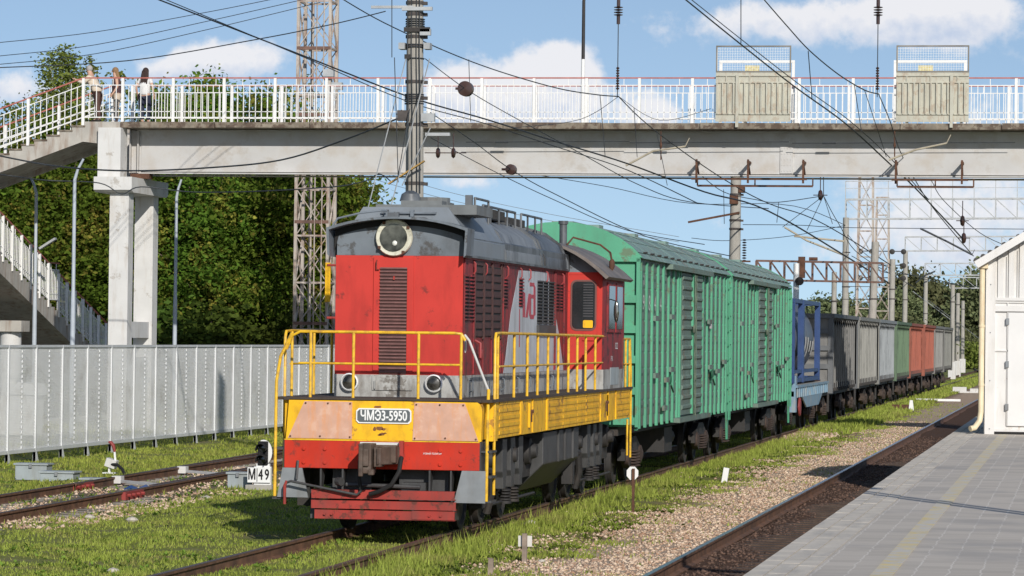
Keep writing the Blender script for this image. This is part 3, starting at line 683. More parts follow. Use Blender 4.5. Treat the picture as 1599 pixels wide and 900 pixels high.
# lower stair flight, running away behind the fence
LX = -33.6
def lz(y): return 5.05-(y-106.7)*.275
mb = MB(); pr3 = []; y = 98.0
while y < 121: pr3.append((y, lz(y)+.1)); pr3.append((y+.4, lz(y)+.1)); y += .4
pr3 += [(121.2, lz(121.2)-.45), (98.0, lz(98)-.45)]
mb.prism(pr3, 'x', LX-.2, LX); mb.prism(pr3, 'x', LX-2.4, LX-2.2); mb.build('stair_stringer', concd, fb)
mb = MB(); mb.prism([(98,lz(98)+.05),(121,lz(121)+.05),(121,lz(121)-.35),(98,lz(98)-.35)], 'x', LX-2.2, LX-.2); mb.build('stair_soffit', concd, fb)
railing(fb, (LX,98.0), (LX,112.0), lz(98)+.1, lz(112)+.1, post=1.0, step=.16)
railing(fb, (LX,112.0), (LX,113.2), lz(112)+.1, lz(112)+.1, post=1.2, step=.16, skip=1, skip1=1)
railing(fb, (LX,113.2), (LX,121), lz(113.2)+.1, lz(121)+.1, post=1.0, step=.16)
MB().box(LX-3.0, LX+.15, 108.6, 109.5, 3.0-.25, 3.0+.1).build('cross_beam', concd, fb); MB().box(LX-2.6,LX+.15,98,98.8,lz(98)-1.0,lz(98)-.45).build('cross_beam', concd, fb)
MB().cyl((LX-.35,109.1,-.4),(LX-.35,109.1,2.75),.34,20).cyl((LX-1.3,98.4,-.4),(LX-1.3,98.4,lz(98)-1.0),.3,16).build('column', concw, fb, True)
MB().box(-39.5,-37.4,98,108.2,6.3,6.6).build('landing', concd, fb)
# right hand piers, outside the picture
MB().box(8,8.6,104.6,105.2,-.5,7.68).box(8,8.6,107.5,108.1,-.5,7.68).build('pier', concw, fb)

# ------------------------------------------------------------------ people on the bridge
def ev(o):
    bpy.context.view_layer.update(); dg = bpy.context.evaluated_depsgraph_get()
    me = bpy.data.meshes.new_from_object(o.evaluated_get(dg)); o.modifiers.clear(); o.data = me
    for p in me.polygons: p.use_smooth = True
def skinned(name, verts, edges, radii, m, parent=None, sub=2):
    me = bpy.data.meshes.new(name); me.from_pydata(verts, edges, []); me.materials.append(m); o = bpy.data.objects.new(name, me); col.objects.link(o)
    md = o.modifiers.new('skin', 'SKIN'); md.use_smooth_shade = True
    for i, r_ in enumerate(radii): me.skin_vertices[0].data[i].radius = r_ if isinstance(r_, tuple) else (r_, r_)
    me.skin_vertices[0].data[0].use_root = True
    s_ = o.modifiers.new('sub', 'SUBSURF'); s_.levels = sub; s_.render_levels = sub
    ev(o); o.data.materials.clear(); o.data.materials.append(m)
    if parent: o.parent = parent
    return o
def person(label, loc, rotz, lean, armr, arml, cols, hair, headpitch=0, legs=((.09,0),(-.09,0)), handbag=False):
    """faces local -Y; lean = forward shift of the shoulders (m); arms: elbow and hand points"""
    sm, tm, pm, hm = cols
    root = thing('person', label, 'person', loc, rotz)
    hp = Vector((0,0,.93)); ch = Vector((0,-lean*.7,1.22)); nk = Vector((0,-lean,1.44)); hb = nk+Vector((0,-.03-.02*lean,.10)); ht = nk+Vector((0,-.05-headpitch,.24))
    V = [hp, ch, nk, hb, ht]; E_ = [(0,1),(1,2),(2,3),(3,4)]; Rr = [.12,.12,.06,.075,.085]
    shr = nk+Vector((.17,0,-.06)); shl = nk+Vector((-.17,0,-.06))
    def chain(start, pts, rs):
        prev = start
        for p, r_ in zip(pts, rs): V.append(Vector(p)); E_.append((prev, len(V)-1)); Rr.append(r_); prev = len(V)-1
    hands = []
    for sh, (el_, ha) in ((shr, armr), (shl, arml)):
        chain(2, [sh, el_, ha], [.06,.042,.028]); hi = len(V)-1; d = (Vector(ha)-Vector(el_)).normalized()
        chain(hi, [Vector(ha)+d*.08], [.034]); pi = len(V)-1; s_ = d.cross(Vector((0,0,1))).normalized() if abs(d.z) < .9 else Vector((1,0,0))
        for q, ln in ((-1.5,.07),(-.5,.085),(.5,.08),(1.5,.06)): chain(pi, [Vector(ha)+d*(.08+ln)+s_*q*.018], [.009])
        chain(hi, [Vector(ha)+d*.07-s_*.05+Vector((0,0,.02))], [.011])
    for (sx, (fx, fy)) in ((1, legs[0]), (-1, legs[1])):
        kn = Vector((sx*.10, fy*.4-.03, .50)); ft = Vector((fx, fy, .09)); chain(0, [(sx*.10,0,.86), kn, ft, ft+Vector((0,-.14,-.04))], [.10,.062,.045,.04])
    skinned('body', [tuple(v) for v in V], E_, Rr, skin, root)
    # nose, eyes, ears
    hc = (hb+ht)/2 + Vector((0,-.005,.02))
    MB().ball(hc+Vector((0,-.098,-.01)), (.013,.02,.018), 8).ball(hc+Vector((.075,0,0)), (.012,.02,.03), 8).ball(hc+Vector((-.075,0,0)), (.012,.02,.03), 8).build('face', skin, root, True)
    MB().ball(hc+Vector((.03,-.085,.02)), .011, 6).ball(hc+Vector((-.03,-.085,.02)), .011, 6).build('eye', black, root, True)
    # top
    Vt = [Vector((0,0,.86)), Vector((0,-lean*.2,1.02)), ch, nk+Vector((0,.01,-.05)), shr, shl]; Et = [(0,1),(1,2),(2,3),(3,4),(3,5)]; Rt = [(.17,.16),(.18,.165),(.19,.165),.11,.085,.085]
    if tm[1] > 0:
        for i_, (el_, ha) in enumerate((armr, arml)):
            sh = (shr, shl)[i_]; e1 = sh.lerp(Vector(el_), min(1, tm[1])); Vt.append(e1); Et.append((4+i_, len(Vt)-1)); Rt.append(.06)
            if tm[1] > 1: Vt.append(Vector(el_).lerp(Vector(ha), .85)); Et.append((len(Vt)-2, len(Vt)-1)); Rt.append(.045)
    skinned('shirt', [tuple(v) for v in Vt], Et, Rt, tm[0], root)
    Vp = [Vector((0,0,1.0))]; Ep = []; Rp = [(.165,.155)]
    for (sx, (fx, fy)) in ((1, legs[0]), (-1, legs[1])):
        b = len(Vp); Vp += [Vector((sx*.10,0,.84)), Vector((sx*.10, fy*.4-.03, .50)), Vector((fx, fy, .12))]; Ep += [(0,b),(b,b+1),(b+1,b+2)]; Rp += [.125,.088,.075]
    skinned('trousers', [tuple(v) for v in Vp], Ep, Rp, pm, root)
    mb = MB()
    for (fx, fy) in legs: mb.ball((fx, fy-.07, .05), (.05,.13,.05), 10)
    mb.build('shoe', sm, root, True)
    mb = MB(); mb.ball(hc+Vector((0,.02,.035)), (.098,.105,.11), 14)
    if hair > 0:
        for q in (-.055,-.02,.02,.055):
            mb.tube([hc+Vector((q,.05,.03)), hc+Vector((q*1.3,.085,-.12)), nk+Vector((q*1.5,.09,-hair*.5)), nk+Vector((q*1.5,.10,-hair))], [.06,.06,.055,.03], 8)
    mb.build('hair', hm, root, True)
    return root
def pm(n, c): return mat(n, c, .8, var=.12, scale=6)
person('grey haired man in a cream shirt and brown trousers leaning on the stair railing', (-30.08,105.35,9.25), R(-98), .26,
       ((.24,-.42,1.20),(.20,-.66,1.30)), ((-.24,-.38,1.22),(-.12,-.62,1.30)), (pm('shoe_dark',(.03,.025,.02)), (pm('shirt_cream',(.66,.56,.44)),1.6), pm('trousers_brown',(.09,.045,.035)), pm('hair_grey',(.35,.33,.31))), 0, .05, legs=((.09,.10),(-.09,-.08)))
person('long haired blonde woman in a dark top and pale trousers behind the leaning man', (-29.72,106.2,9.25), R(-70), .04,
       ((.27,-.02,1.14),(.24,-.16,.92)), ((-.27,-.02,1.14),(-.22,-.18,.94)), (pm('shoe_white',(.6,.58,.55)), (pm('top_maroon',(.07,.035,.04)),.0), pm('trousers_beige',(.55,.46,.36)), pm('hair_blonde',(.26,.15,.07))), .30)
person('dark haired woman in white top and navy trousers walking away along the bridge', (-28.86,106.3,9.25), R(172), .02,
       ((.28,.05,1.16),(.27,-.05,.92)), ((-.28,.05,1.16),(-.27,-.05,.92)), (pm('shoe_dark',(.03,.025,.02)), (pm('top_white',(.72,.70,.68)),.6), pm('trousers_navy',(.02,.025,.05)), pm('hair_dark',(.035,.018,.014))), .28, legs=((.07,.03),(-.07,-.12)))

# ------------------------------------------------------------------ locomotive (local: x right, y away, z up from rail head)
TX = -9.58
lo = thing('diesel_locomotive', 'red and grey shunting diesel locomotive with yellow railings, number ЧМЭ3-5950', 'locomotive', (TX, 48, 0))
mb = MB().box(-1.38,1.38,0,.30,.90,1.285)
for x in (-1.10,-.80,.83,1.12):
    for z in (.98,1.17): mb.cyl((x,0,z),(x,-.022,z),.028,8)
beam = mb.build('buffer_beam', buf, lo, bevel=.008)
MB().box(-1.38,1.38,-.004,.02,1.287,1.302).build('beam_trim', yellowrail, beam)
pr = [(-1.36,1.304),(1.40,1.304),(1.41,1.70)] + [(1.30+.11*math.cos(a),1.745+.11*math.sin(a)) for a in np.linspace(0,math.pi/2,5)] + [(-1.32,1.855)]
ap = MB().prism(pr, 'y', 0, .10).build('front_apron', yellow, lo)
for pts, s in (([(-1.10,1.83),(-.42,1.83),(-.42,1.315),(-1.33,1.315)],-1), ([(.46,1.83),(1.17,1.83),(1.365,1.31),(.44,1.31)],1)):
    pn = MB().prism(pts, 'y', -.012, -.001).build('scuffed_panel', salmon, ap)
    mb = MB()
    c = (sum(p[0] for p in pts)/4, sum(p[1] for p in pts)/4)
    for (x, z) in pts+[((pts[0][0]+pts[1][0])/2, 1.83), ((pts[2][0]+pts[3][0])/2, 1.32)]:
        q = (x+(c[0]-x)*.07, z+(c[1]-z)*.10); mb.cyl((q[0],-.022,q[1]),(q[0],-.012,q[1]),.014,6)
    mb.build('rivet', rust, ap)
mb = MB()   # flaked paint patches down to brown primer, around the number plate
random.seed(3)
for (x, z, sx, sz) in ((-.06,1.765,.065,.018),(-.03,1.47,.055,.028),(.03,1.455,.03,.02),(-.10,1.455,.022,.032),(.0,1.385,.05,.022),(-.03,1.375,.035,.012),(.05,1.40,.02,.012)):
    pts = [(x+sx*math.cos(a)*random.uniform(.7,1.2), z+sz*math.sin(a)*random.uniform(.7,1.2)) for a in np.linspace(0,2*math.pi,9)[:-1]]
    mb.prism(pts,'y',-.003,.001)
mb.build('flaked_patch', mat('primer_brown',(.22,.09,.03),.9,var=.3,scale=20), ap)
def octo(x0,x1,z0,z1,c): return [(x0+c,z0),(x1-c,z0),(x1,z0+c),(x1,z1-c),(x1-c,z1),(x0+c,z1),(x0,z1-c),(x0,z0+c)]
np_ = MB().prism(octo(-.36,.42,1.535,1.745,.035),'y',-.022,-.004).build('number_plate', white, lo)
MB().prism(octo(-.342,.402,1.553,1.727,.03),'y',-.026,-.021).build('plate_field', platem, np_)
text('ЧМЭ3-5950', .19, white, 'plate_lettering', np_, lambda u, v: (.03+u, -.031, 1.637+v), xs=.68, bold=.004)
text('новый полигон', .045, white, 'small_lettering', beam, lambda u, v: (.72+u*.8, -.004, 1.13+v))
# coupler
mb = MB().box(-.17,.26,-.30,.05,1.0,1.24).box(-.2,-.02,-.62,-.25,.86,1.27).box(.0,.10,-.55,-.25,.95,1.22).prism([(.06,-.60),(.28,-.12),(.28,0),(.0,0),(-.02,-.3)],'z',.98,1.22)
mb.box(-.13,-.05,-.66,-.60,.96,1.20).box(-.19,-.13,-.66,-.60,.82,1.27).box(-.06,.02,-.64,-.55,.84,.92)
cp = mb.build('coupler', mat('coupler_steel',(.085,.055,.04),.7,metal=0,var=.4,scale=6,dirt=(.17,.14,.12),dscale=(3,3,3),damt=.5), lo, bevel=.012)
mb = MB().box(-.30,.25,-.02,-.005,1.215,1.275); mb.build('coupler_frame', concw, lo)
MB().tube([(.30,-.03,1.12),(.31,-.16,1.05),(.30,-.24,.88),(.20,-.26,.70),(.02,-.24,.60),(-.12,-.2,.56)], .032, 8).build('brake_hose', black, lo, True)
MB().tube([(-.26,-.03,1.15),(-.28,-.14,1.0),(-.27,-.2,.78),(-.25,-.16,.6)], .026, 8).build('brake_hose', black, lo, True)
MB().cyl((.30,-.05,1.10),(.30,-.12,1.06),.045,8).box(.27,.33,-.12,-.04,1.08,1.3).build('hose_cock', plowred, lo)
MB().tube([(-1.30,-.16,.70),(-1.24,-.18,.72),(-.42,-.2,.57),(-.30,-.2,.55),(-.24,-.2,.60)], .018, 8).tube([(-1.18,-.02,1.0),(-1.18,-.1,.74)], .02, 6).build('uncoupling_lever', greysteel, lo, True)
MB().tube([(-1.30,-.16,.72),(-1.33,-.16,.66),(-1.33,-.16,.40)], .022, 8).build('lever_handle', plowred, lo, True)
MB().cyl((-.5,.02,.68),(.55,.02,.66),.03,8).cyl((-.62,0,.72),(-.55,-.05,.72),.06,8).build('air_pipe', greysteel, lo, True)
for x in (-.86,-.55,.68,.98):
    MB().prism([(.02,.92),(.30,.92),(.10,.55),(.02,.55)],'x',x-.012,x+.012).build('plough_bracket', greysteel, lo)
MB().box(-.75,-.2,.3,.34,.5,.9).build('front_baffle', greysteel, lo); MB().box(.2,.9,.3,.34,.45,.9).box(.28,.62,.05,.31,.6,.72).build('front_baffle', greysteel, lo)
pb = None
for (z0, z1, x0, x1, yo) in ((.50,.60,-.96,1.06,-.10),(.36,.45,-.97,1.07,-.06),(.215,.315,-.93,1.05,-.02)):
    mb = MB().box(x0,x1,yo-.02,yo,z0,z1).box(x0,x1,yo-.02,yo+.10,z0-.012,z0).box(x0,x1,yo-.02,yo+.10,z1,z1+.012)
    if z0 < .3: mb.box(.45,x1,yo-.035,yo-.02,z0,z1+.02); [mb.cyl((q,yo-.03,.27),(q,yo-.06,.27),.018,6) for q in (.70,.86,-.78,-.68)]
    mb.build('plough_slat', plowred, lo)
for s in (-1,1):
    MB().prism([(s*1.03,.455),(s*1.47,.455),(s*1.47,.90),(s*1.14,.90)] if s>0 else [(-1.47,.49),(-1.03,.49),(-1.12,.90),(-1.40,.90)],'y',-.02,.02).build('step_plate', steelp, lo)
    mb = MB().box(s*1.40,s*1.55,.02,.45,.46,.49).box(s*1.40,s*1.55,.02,.45,.80,.83).box(s*1.40,s*1.55,.02,.45,1.15,1.18).box(s*1.36,s*1.395,.02,.5,.46,1.3)
    mb.build('step', greysteel, lo)
    MB().box(s*.95,s*1.02,.1,.5,.2,.6).build('plough_hanger', greysteel, lo)
# deck
MB().box(-1.54,1.54,.05,15.55,1.845,1.885).box(-1.40,1.40,0.0,.05,1.845,1.885).build('deck', deckm, lo)
MB().box(-1.0,1.0,.3,15.3,1.0,1.84).build('underframe', dark, lo)
for s in (-1,1):
    X = s*1.5
    mb = MB().box(X-s*.02, X, .44, 15.45, 1.33, 1.845)
    def rb(a, b, z0, z1, pr=.012): mb.box(X-s*.004, X+s*pr, a, b, z0, z1)
    for (a, b) in ((.9,2.7),(5.45,7.0),(7.05,8.6),(8.65,9.6),(9.65,11.3),(13.5,15.35)):
        z = 1.38
        while z < 1.80: rb(a, b, z, z+.05, .013); z += .105
    for q in (2.75,2.85,3.9,5.3,5.38,11.4,12.35,13.4): rb(q, q+.05, 1.34, 1.84, .02)
    for q in (3.55,12.35): rb(q,q+.10,1.42,1.78,.03)
    sk = mb.build('side_skirt', yellow, lo)
    mb = MB()
    for q in (3.6,12.0): mb.box(X+s*.025,X+s*.05,q,q+.05,1.5,1.68).cyl((X+s*.02,q+.02,1.66),(X+s*.07,q+.02,1.66),.03,6)
    mb.build('latch', rust, sk)
MB().prism([(.42,1.30),(.75,1.30),(.75,1.845),(.42,1.845)] ,'x',1.40,1.505).build('corner_panel', yellow, lo)
MB().box(-1.40,1.40,.10,.44,1.33,1.845).build('corner_panel', yellow, lo)
# railings
def rpost(mb, x, y, z0=1.88, z1=2.80, r_=.021): mb.tube([(x,y,z0),(x,y,z1)], r_, 8)
mb = MB().tube([(-1.38,.06,2.55),(-1.30,.05,2.74),(-1.18,.04,2.80),(-.9,.04,2.80),(1.0,.04,2.80),(1.10,.04,2.79),(1.15,.06,2.70)], .021, 8)
for x in (-1.03,-.42,.50,1.10): rpost(mb, x, .04)
mb.tube([(-1.2,.04,2.36),(1.1,.04,2.36)], .016, 8)
mb.build('front_railing', yellowrail, lo, True)
mb = MB().tube([(-1.30,.05,2.78),(-1.46,.05,2.45),(-1.51,.02,2.1),(-1.51,.0,.50)], .023, 8)
mb.build('step_handrail', yellowrail, lo, True)
mb = MB().tube([(1.14,.06,2.78),(1.2,.10,2.70),(1.42,.22,2.1),(1.47,.24,1.98)], .018, 8); mb.build('slant_handrail', concw, lo, True)
MB().tube([(1.46,.22,2.02),(1.47,.15,1.90),(1.48,.05,1.60),(1.48,.02,.48)], .023, 8).build('step_handrail', yellowrail, lo, True)
for s in (-1,1):
    X = s*1.50
    mb = MB().tube([(X,.52,.55),(X,.50,1.5),(X,.50,2.72),(X,.56,2.80),(X,.9,2.81),(X,11.95,2.79)], .021, 8)
    for y in (.85,2.3,3.53,4.53,5.57,6.64,7.76,8.75,9.73,10.9,11.93): rpost(mb, X-s*.02, y)
    mb.tube([(X,.85,2.34),(X,11.93,2.34)], .015, 8)
    mb.build('side_railing', yellowrail, lo, True)
mb = MB()
for x in (1.50,-1.50):
    for y in (14.2,14.75,15.3): rpost(mb, x, y, 1.88, 2.75)
    mb.tube([(x,14.2,2.75),(x,15.35,2.75),(x,15.5,2.2),(x,15.55,2.0),(x,15.55,.6)], .021, 8).tube([(x,15.1,1.3),(x,15.1,.65)], .02, 8).tube([(x,14.2,2.3),(x,15.4,2.3)],.015,8)
mb.tube([(-1.5,15.35,2.75),(1.5,15.35,2.75)], .02, 8)
mb.build('rear_railing', yellowrail, lo, True)
# hood
HX = .90; Y0, Y1 = 1.2, 11.6
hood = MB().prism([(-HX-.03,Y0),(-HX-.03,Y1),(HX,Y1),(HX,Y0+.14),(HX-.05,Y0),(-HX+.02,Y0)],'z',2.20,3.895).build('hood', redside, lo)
MB().box(-HX-.032,HX+.012,Y0-.012,Y0-.001,2.20,3.895).build('front_panel', red, hood)
MB().prism([(-HX-.035,Y0-.02),(-HX-.035,Y1),(HX+.006,Y1),(HX+.006,Y0+.14),(HX+.006,Y0-.02)],'z',1.885,2.20).build('base_band', lightgrey, hood)
def arch(z0, zt, hw, n=10, inset=0, xoff=0):
    pts = [(-hw+xoff, z0)]
    for i in range(n+1):
        t_ = -1+2*i/n; pts.append((xoff+hw*t_*(1-inset), zt-(zt-z0-.28)*abs(t_)**2.2 if True else 0))
    pts.append((hw+xoff, z0)); return pts
mb = MB().prism(arch(3.897,4.42,.92), 'y', Y0-.004, 1.42)
hr = mb.build('hood_roof', greyp, hood, True)
MB().prism([(-.93,3.90),(-.93,4.17),(-.3,4.45),(.3,4.45),(.93,4.17),(.93,3.90)],'y',1.42,11.6).build('roof_shell', soot, hr)
# visor
mb = MB(); pr = [(x, z) for x, z in arch(4.0,4.44,1.02,14)][1:-1]
outer = [(-1.0,3.90)]+pr+[(1.0,3.90)]; inner = [(x*.965, z-.03) for x, z in outer[::-1]]
mb.prism(outer+inner, 'y', Y0-.30, Y0+.28); mb.build('visor', greyp, hr, True)
pr = arch(4.0,4.425,.96,14)
mb = MB(); mb.prism([(-.965,3.93)]+[(x*.99,z-.01) for x,z in pr[1:-1]]+[(.965,3.93)]+[(x*.93,z-.10) for x,z in pr[1:-1]][::-1], 'y', Y0-.012, Y0-.004)
mb.build('visor_shade_band', black, hr)  # black arch that paints the shade under the visor
# roof cowls along the hood
mb = MB().prism([(-.95,3.92),(-.95,4.10),(-.62,4.60),(.62,4.60),(.94,4.14),(.94,3.92)],'y',1.55,4.64); mb.build('radiator_cowl', mat('cowl_grey',(.19,.215,.24),.5,var=.12,scale=1.5,dirt=(.14,.14,.13),dscale=(1,1,.4),damt=.6), hr)
def halfround(hw, z0, zt, n=8):
    return [(-hw,z0)]+[(-hw*math.cos(a), z0+(zt-z0)*math.sin(a)**.8) for a in np.linspace(.12,math.pi-.12,n)]+[(hw,z0)]
for (a, b, zt, m_) in ((4.70,8.25,4.62,mat('cowl_weathered',(.19,.20,.205),.45,var=.3,scale=1.2,dirt=(.06,.055,.05),dscale=(.6,1.6,.5),damt=.8)),(8.32,11.15,4.60,soot)):
    MB().prism(halfround(.95,3.92,zt),'y',a,b).build('roof_cowl', m_, hr, True)
for y in (4.66,8.28,8.6,11.16): MB().prism(halfround(.975,3.90,4.65),'y',y-.03,y+.03).build('roof_band', soot, hr, True)
MB().box(-.95,.97,1.45,11.2,3.885,3.92).build('gutter', soot, hr)
MB().box(-.45,1.02,1.62,3.0,4.50,4.64).box(-.1,.5,1.7,2.7,4.64,4.70).cyl((.25,2.2,4.64),(.25,2.2,4.76),.28,16).build('fan_box', mat('fan_grey',(.15,.16,.16),.6,var=.2,scale=4,dirt=(.1,.09,.08),damt=.6), hr)
MB().box(-.35,.45,1.50,1.56,4.505,4.53).box(.08,.13,1.48,1.58,4.46,4.56).box(-.30,-.24,1.48,1.58,4.46,4.56).build('rail_bracket', greyp, hr)
MB().tube([(-1.0,1.15,4.28),(-.92,1.2,4.42),(-.6,1.25,4.50),(-.3,1.3,4.54),(-.25,1.4,4.54)],.016,6).build('visor_rail', greyp, hr, True)
mb = MB()
for (y0, y1, x) in ((3.2,4.4,.72),(4.9,8.0,.55),(8.6,10.8,.55)):
    zz_ = 4.76 if y0 > 4 else 4.80
    mb.tube([(x,y0,4.5),(x,y0,zz_),(x,y1,zz_),(x,y1,4.45)],.02,6)
    k = y0+.7
    while k < y1-.3 and y0 > 4: mb.tube([(x,k,4.45),(x,k,zz_)],.018,6); k += .8
mb.build('roof_railing', soot, hr, True)
MB().box(-.4,.4,5.0,7.9,4.6,4.76).box(-.3,.3,8.8,10.6,4.6,4.72).build('roof_walkway', mat('roof_dark2',(.05,.045,.04),.8,var=.3), hr)
mb = MB().lathe([(.16,0),(.13,.10),(.05,.15)],(.0,1.9,4.70)).box(.6,.7,3.05,3.15,4.6,4.84)
mb.build('roof_fitting', soot, hr, True)
MB().cyl((.35,14.7,3.9),(.35,14.7,4.86),.07,12).lathe([(.09,0),(.09,.06)],(.35,14.7,4.8),n=12).build('exhaust_stack', soot, lo, True)
# big headlight
hl = MB().lathe([(.265,0),(.27,-.05),(.255,-.075),(.195,-.07),(.185,-.03)],(-.08,1.17,4.15),'y',28).build('headlight', rim, lo, True)
MB().ball((-.06,1.10,4.07),(.05,.04,.05),10).build('bulb', mat('bulb',(.75,.75,.68),.2,var=.3,scale=20), hl, True)
MB().lathe([(.195,-.02),(.18,.02),(.13,.045),(.08,.055),(.01,.06)],(-.08,1.095,4.15),'y',24).build('reflector', mat('reflector',(.13,.125,.10),.3,metal=.7,var=.9,scale=6), hl, True)
mb = MB()
for k in range(4):
    a = .6+k*1.57; mb.box(-.08+.25*math.cos(a)-.02,-.08+.25*math.cos(a)+.02,1.08,1.11,4.15+.25*math.sin(a)-.02,4.15+.25*math.sin(a)+.02)
mb.build('clip', rust, hl)
MB().box(-.16,.0,1.02,1.1,4.42,4.50).build('headlight_bracket', soot, lo)
for (x, z) in ((-.70,2.09),(.52,2.085)):
    f_ = MB().lathe([(.125,.02),(.128,-.07),(.112,-.085),(.10,-.05)],(x,1.17,z),'y',20).build('marker_lamp', white, lo, True)
    MB().lathe([(.105,0),(.09,-.05),(.01,-.075)],(x,1.13,z),'y',18).build('lens', lampglass, f_, True)
# front door with louvres
fd = MB().box(-.38,.20,1.165,1.187,2.22,3.87).build('front_door', red, hood, bevel=.006)
MB().box(-.28,.11,1.155,1.164,2.215,3.71).build('louvre_recess', shutter, fd)
mb = MB(); z = 2.23
while z < 3.70: mb.box(-.28,.11,1.135,1.16,z,z+.022,rot=Matrix.Rotation(R(-25),3,'X')); z += .049
mb.build('louvre', mat('louvre_brown',(.17,.075,.065),.6,var=.2,scale=10), fd)
MB().box(-.085,-.065,1.12,1.165,3.55,3.60).tube([(-.33,1.16,3.83),(-.33,1.12,3.80),(-.33,1.12,3.70),(-.30,1.15,3.69)],.01,6).build('handle', plowred, fd)
MB().box(-.38,.20,1.158,1.178,1.98,2.19).box(-.34,-.325,1.12,1.16,2.0,2.12).build('lower_hatch', lightgrey, lo)
MB().cyl((-.93,1.1,2.35),(-1.02,1.1,2.35),.02,6).cyl((-.93,1.15,3.75),(-1.04,1.1,3.75),.02,6).cyl((-.93,1.15,3.0),(-1.04,1.1,3.0),.02,6).build('hinge', plowred, hood)
# side doors and louvres, both sides
for s in (-1,1):
    X = s*(HX+.002) if s > 0 else -(HX+.032)
    def sb(mb, a, b, z0, z1, p0, p1): return mb.box(X+s*p0, X+s*p1, a, b, z0, z1)
    mb = MB()
    for q in (1.30,2.12,2.93,3.68,4.52,4.72,9.98,10.1,11.1): sb(mb, q, q+.03, 2.22, 3.86, 0, .02)
    sb(mb, 1.3, 11.2, 3.86, 3.885, 0, .03)
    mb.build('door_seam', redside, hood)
    for (a, b, z0, z1) in ((1.28,1.62,3.22,3.64),(1.80,2.05,3.22,3.64)):
        pass
    for (a, b, z0, z1, dk) in ((1.34,1.72,2.98,3.62,1),(1.80,2.10,2.98,3.62,1),(2.18,2.88,2.75,3.80,2),(2.98,3.64,2.76,3.80,2),(3.73,4.48,2.76,3.80,2),(4.82,5.18,3.21,3.66,1),(6.27,6.62,3.23,3.68,1),
                             (8.14,8.72,2.97,3.66,1),(8.79,9.28,2.97,3.66,1),(9.38,9.92,2.97,3.66,1),(10.15,10.57,3.22,3.66,1),(10.68,11.0,3.22,3.66,1)):
        mb = MB(); sb(mb, a, b, z0, z1, .001, .006); lv = mb.build('louvre_recess', black, hood)
        mb = MB(); z = z0+.01; st = .052 if dk == 1 else .115
        while z < z1: sb(mb, a, b, z, z+st*(.42 if dk == 1 else .72), .004, .030 if dk==1 else .02); z += st
        if dk == 2:
            sb(mb, a-.03, a, z0-.03, z1+.03, 0, .03); sb(mb, b, b+.03, z0-.03, z1+.03, 0, .03)
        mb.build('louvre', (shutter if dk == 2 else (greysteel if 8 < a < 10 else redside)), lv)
    if s > 0:
        fl = [(4.85,2.205),(5.05,2.43),(5.49,3.12),(6.25,3.80),(8.08,3.82),(9.30,3.82),(9.95,3.3),(10.62,2.78),(11.15,2.205)]
        MB().prism(fl,'x',X,X+.0035).build('grey_flash', mat('flash_grey',(.50,.53,.56),.5,var=.10,scale=1.5,dirt=(.18,.16,.16),dscale=(1,1.8,.5),damt=.55), hood)
        mb = MB()
        def st_(pts, w_=.11):
            for a, b in zip(pts[:-1], pts[1:]): mb.bar((X+.006,a[0],a[1]),(X+.006,b[0],b[1]),w_,.006,(1,0,0))
        for k_, pl_ in enumerate(([(6.42,3.46),(6.88,3.46),(6.90,3.07),(6.66,3.07),(6.64,3.39),(6.42,3.39)],[(6.30,3.2),(6.38,3.2),(6.40,2.6),(6.32,2.6)],[(6.93,3.07),(7.16,3.07),(7.44,3.45),(7.22,3.45)],
            [(7.33,3.63),(7.80,3.63),(7.80,3.57),(7.33,3.57)],[(7.72,3.63),(7.92,3.56),(7.96,3.12),(7.74,3.08)],[(7.26,3.42),(7.48,3.42),(7.48,3.08),(7.30,3.11)],[(7.30,3.44),(7.74,3.44),(7.74,3.38),(7.30,3.38)],[(7.32,3.12),(7.84,3.12),(7.76,3.05),(7.42,3.05)])):
            mb.prism(pl_,'x',X+.004,X+.0055+.0006*k_)
        mb.build('red_emblem', redmark, hood)
    mb = MB()
    for q in (2.0,3.0,4.95,6.25,7.15,8.95,10.75): mb.tube([(X+s*.02,q,3.84),(X+s*.05,q,3.81),(X+s*.05,q,3.70),(X+s*.02,q,3.66)], .011, 6)
    mb.tube([(X,2.3,2.7),(X+s*.08,2.3,2.66),(X+s*.08,2.3,2.45)],.022,6).ball((X+s*.07,2.42,2.5),(.03,.1,.09),8)
    mb.build('door_handle', mat('handle_red',(.33,.045,.045),.6,var=.2), hood, True)
    mb = MB()
    for q in (1.8,4.6,6.0,7.2,9.6): mb.tube([(X,q,2.14),(X+s*.06,q,2.12),(X+s*.06,q,1.98),(X,q,1.95)],.012,6)
    mb.build('grab_iron', greyp, hood, True)
    sb(MB(), 8.1, 9.9, 2.80, 2.96, 0, .05).build('vent_box', greysteel, hood)
# windowed corner lamp boxes beside the arch
bx = MB().box(.86,.99,1.25,1.52,3.98,4.28).build('side_lamp_box', greyp, lo); MB().box(.99,.995,1.29,1.49,4.0,4.25).box(.88,.97,1.243,1.249,4.0,4.25).build('lamp_window', glass, bx)
cr = MB().lathe([(.10,0),(.10,.004)],(.905,1.46,2.62),'x',16).build('round_badge', white, lo)
MB().lathe([(.075,.0),(.075,.002)],(.910,1.46,2.62),'x',16).build('badge_field', platem, cr)
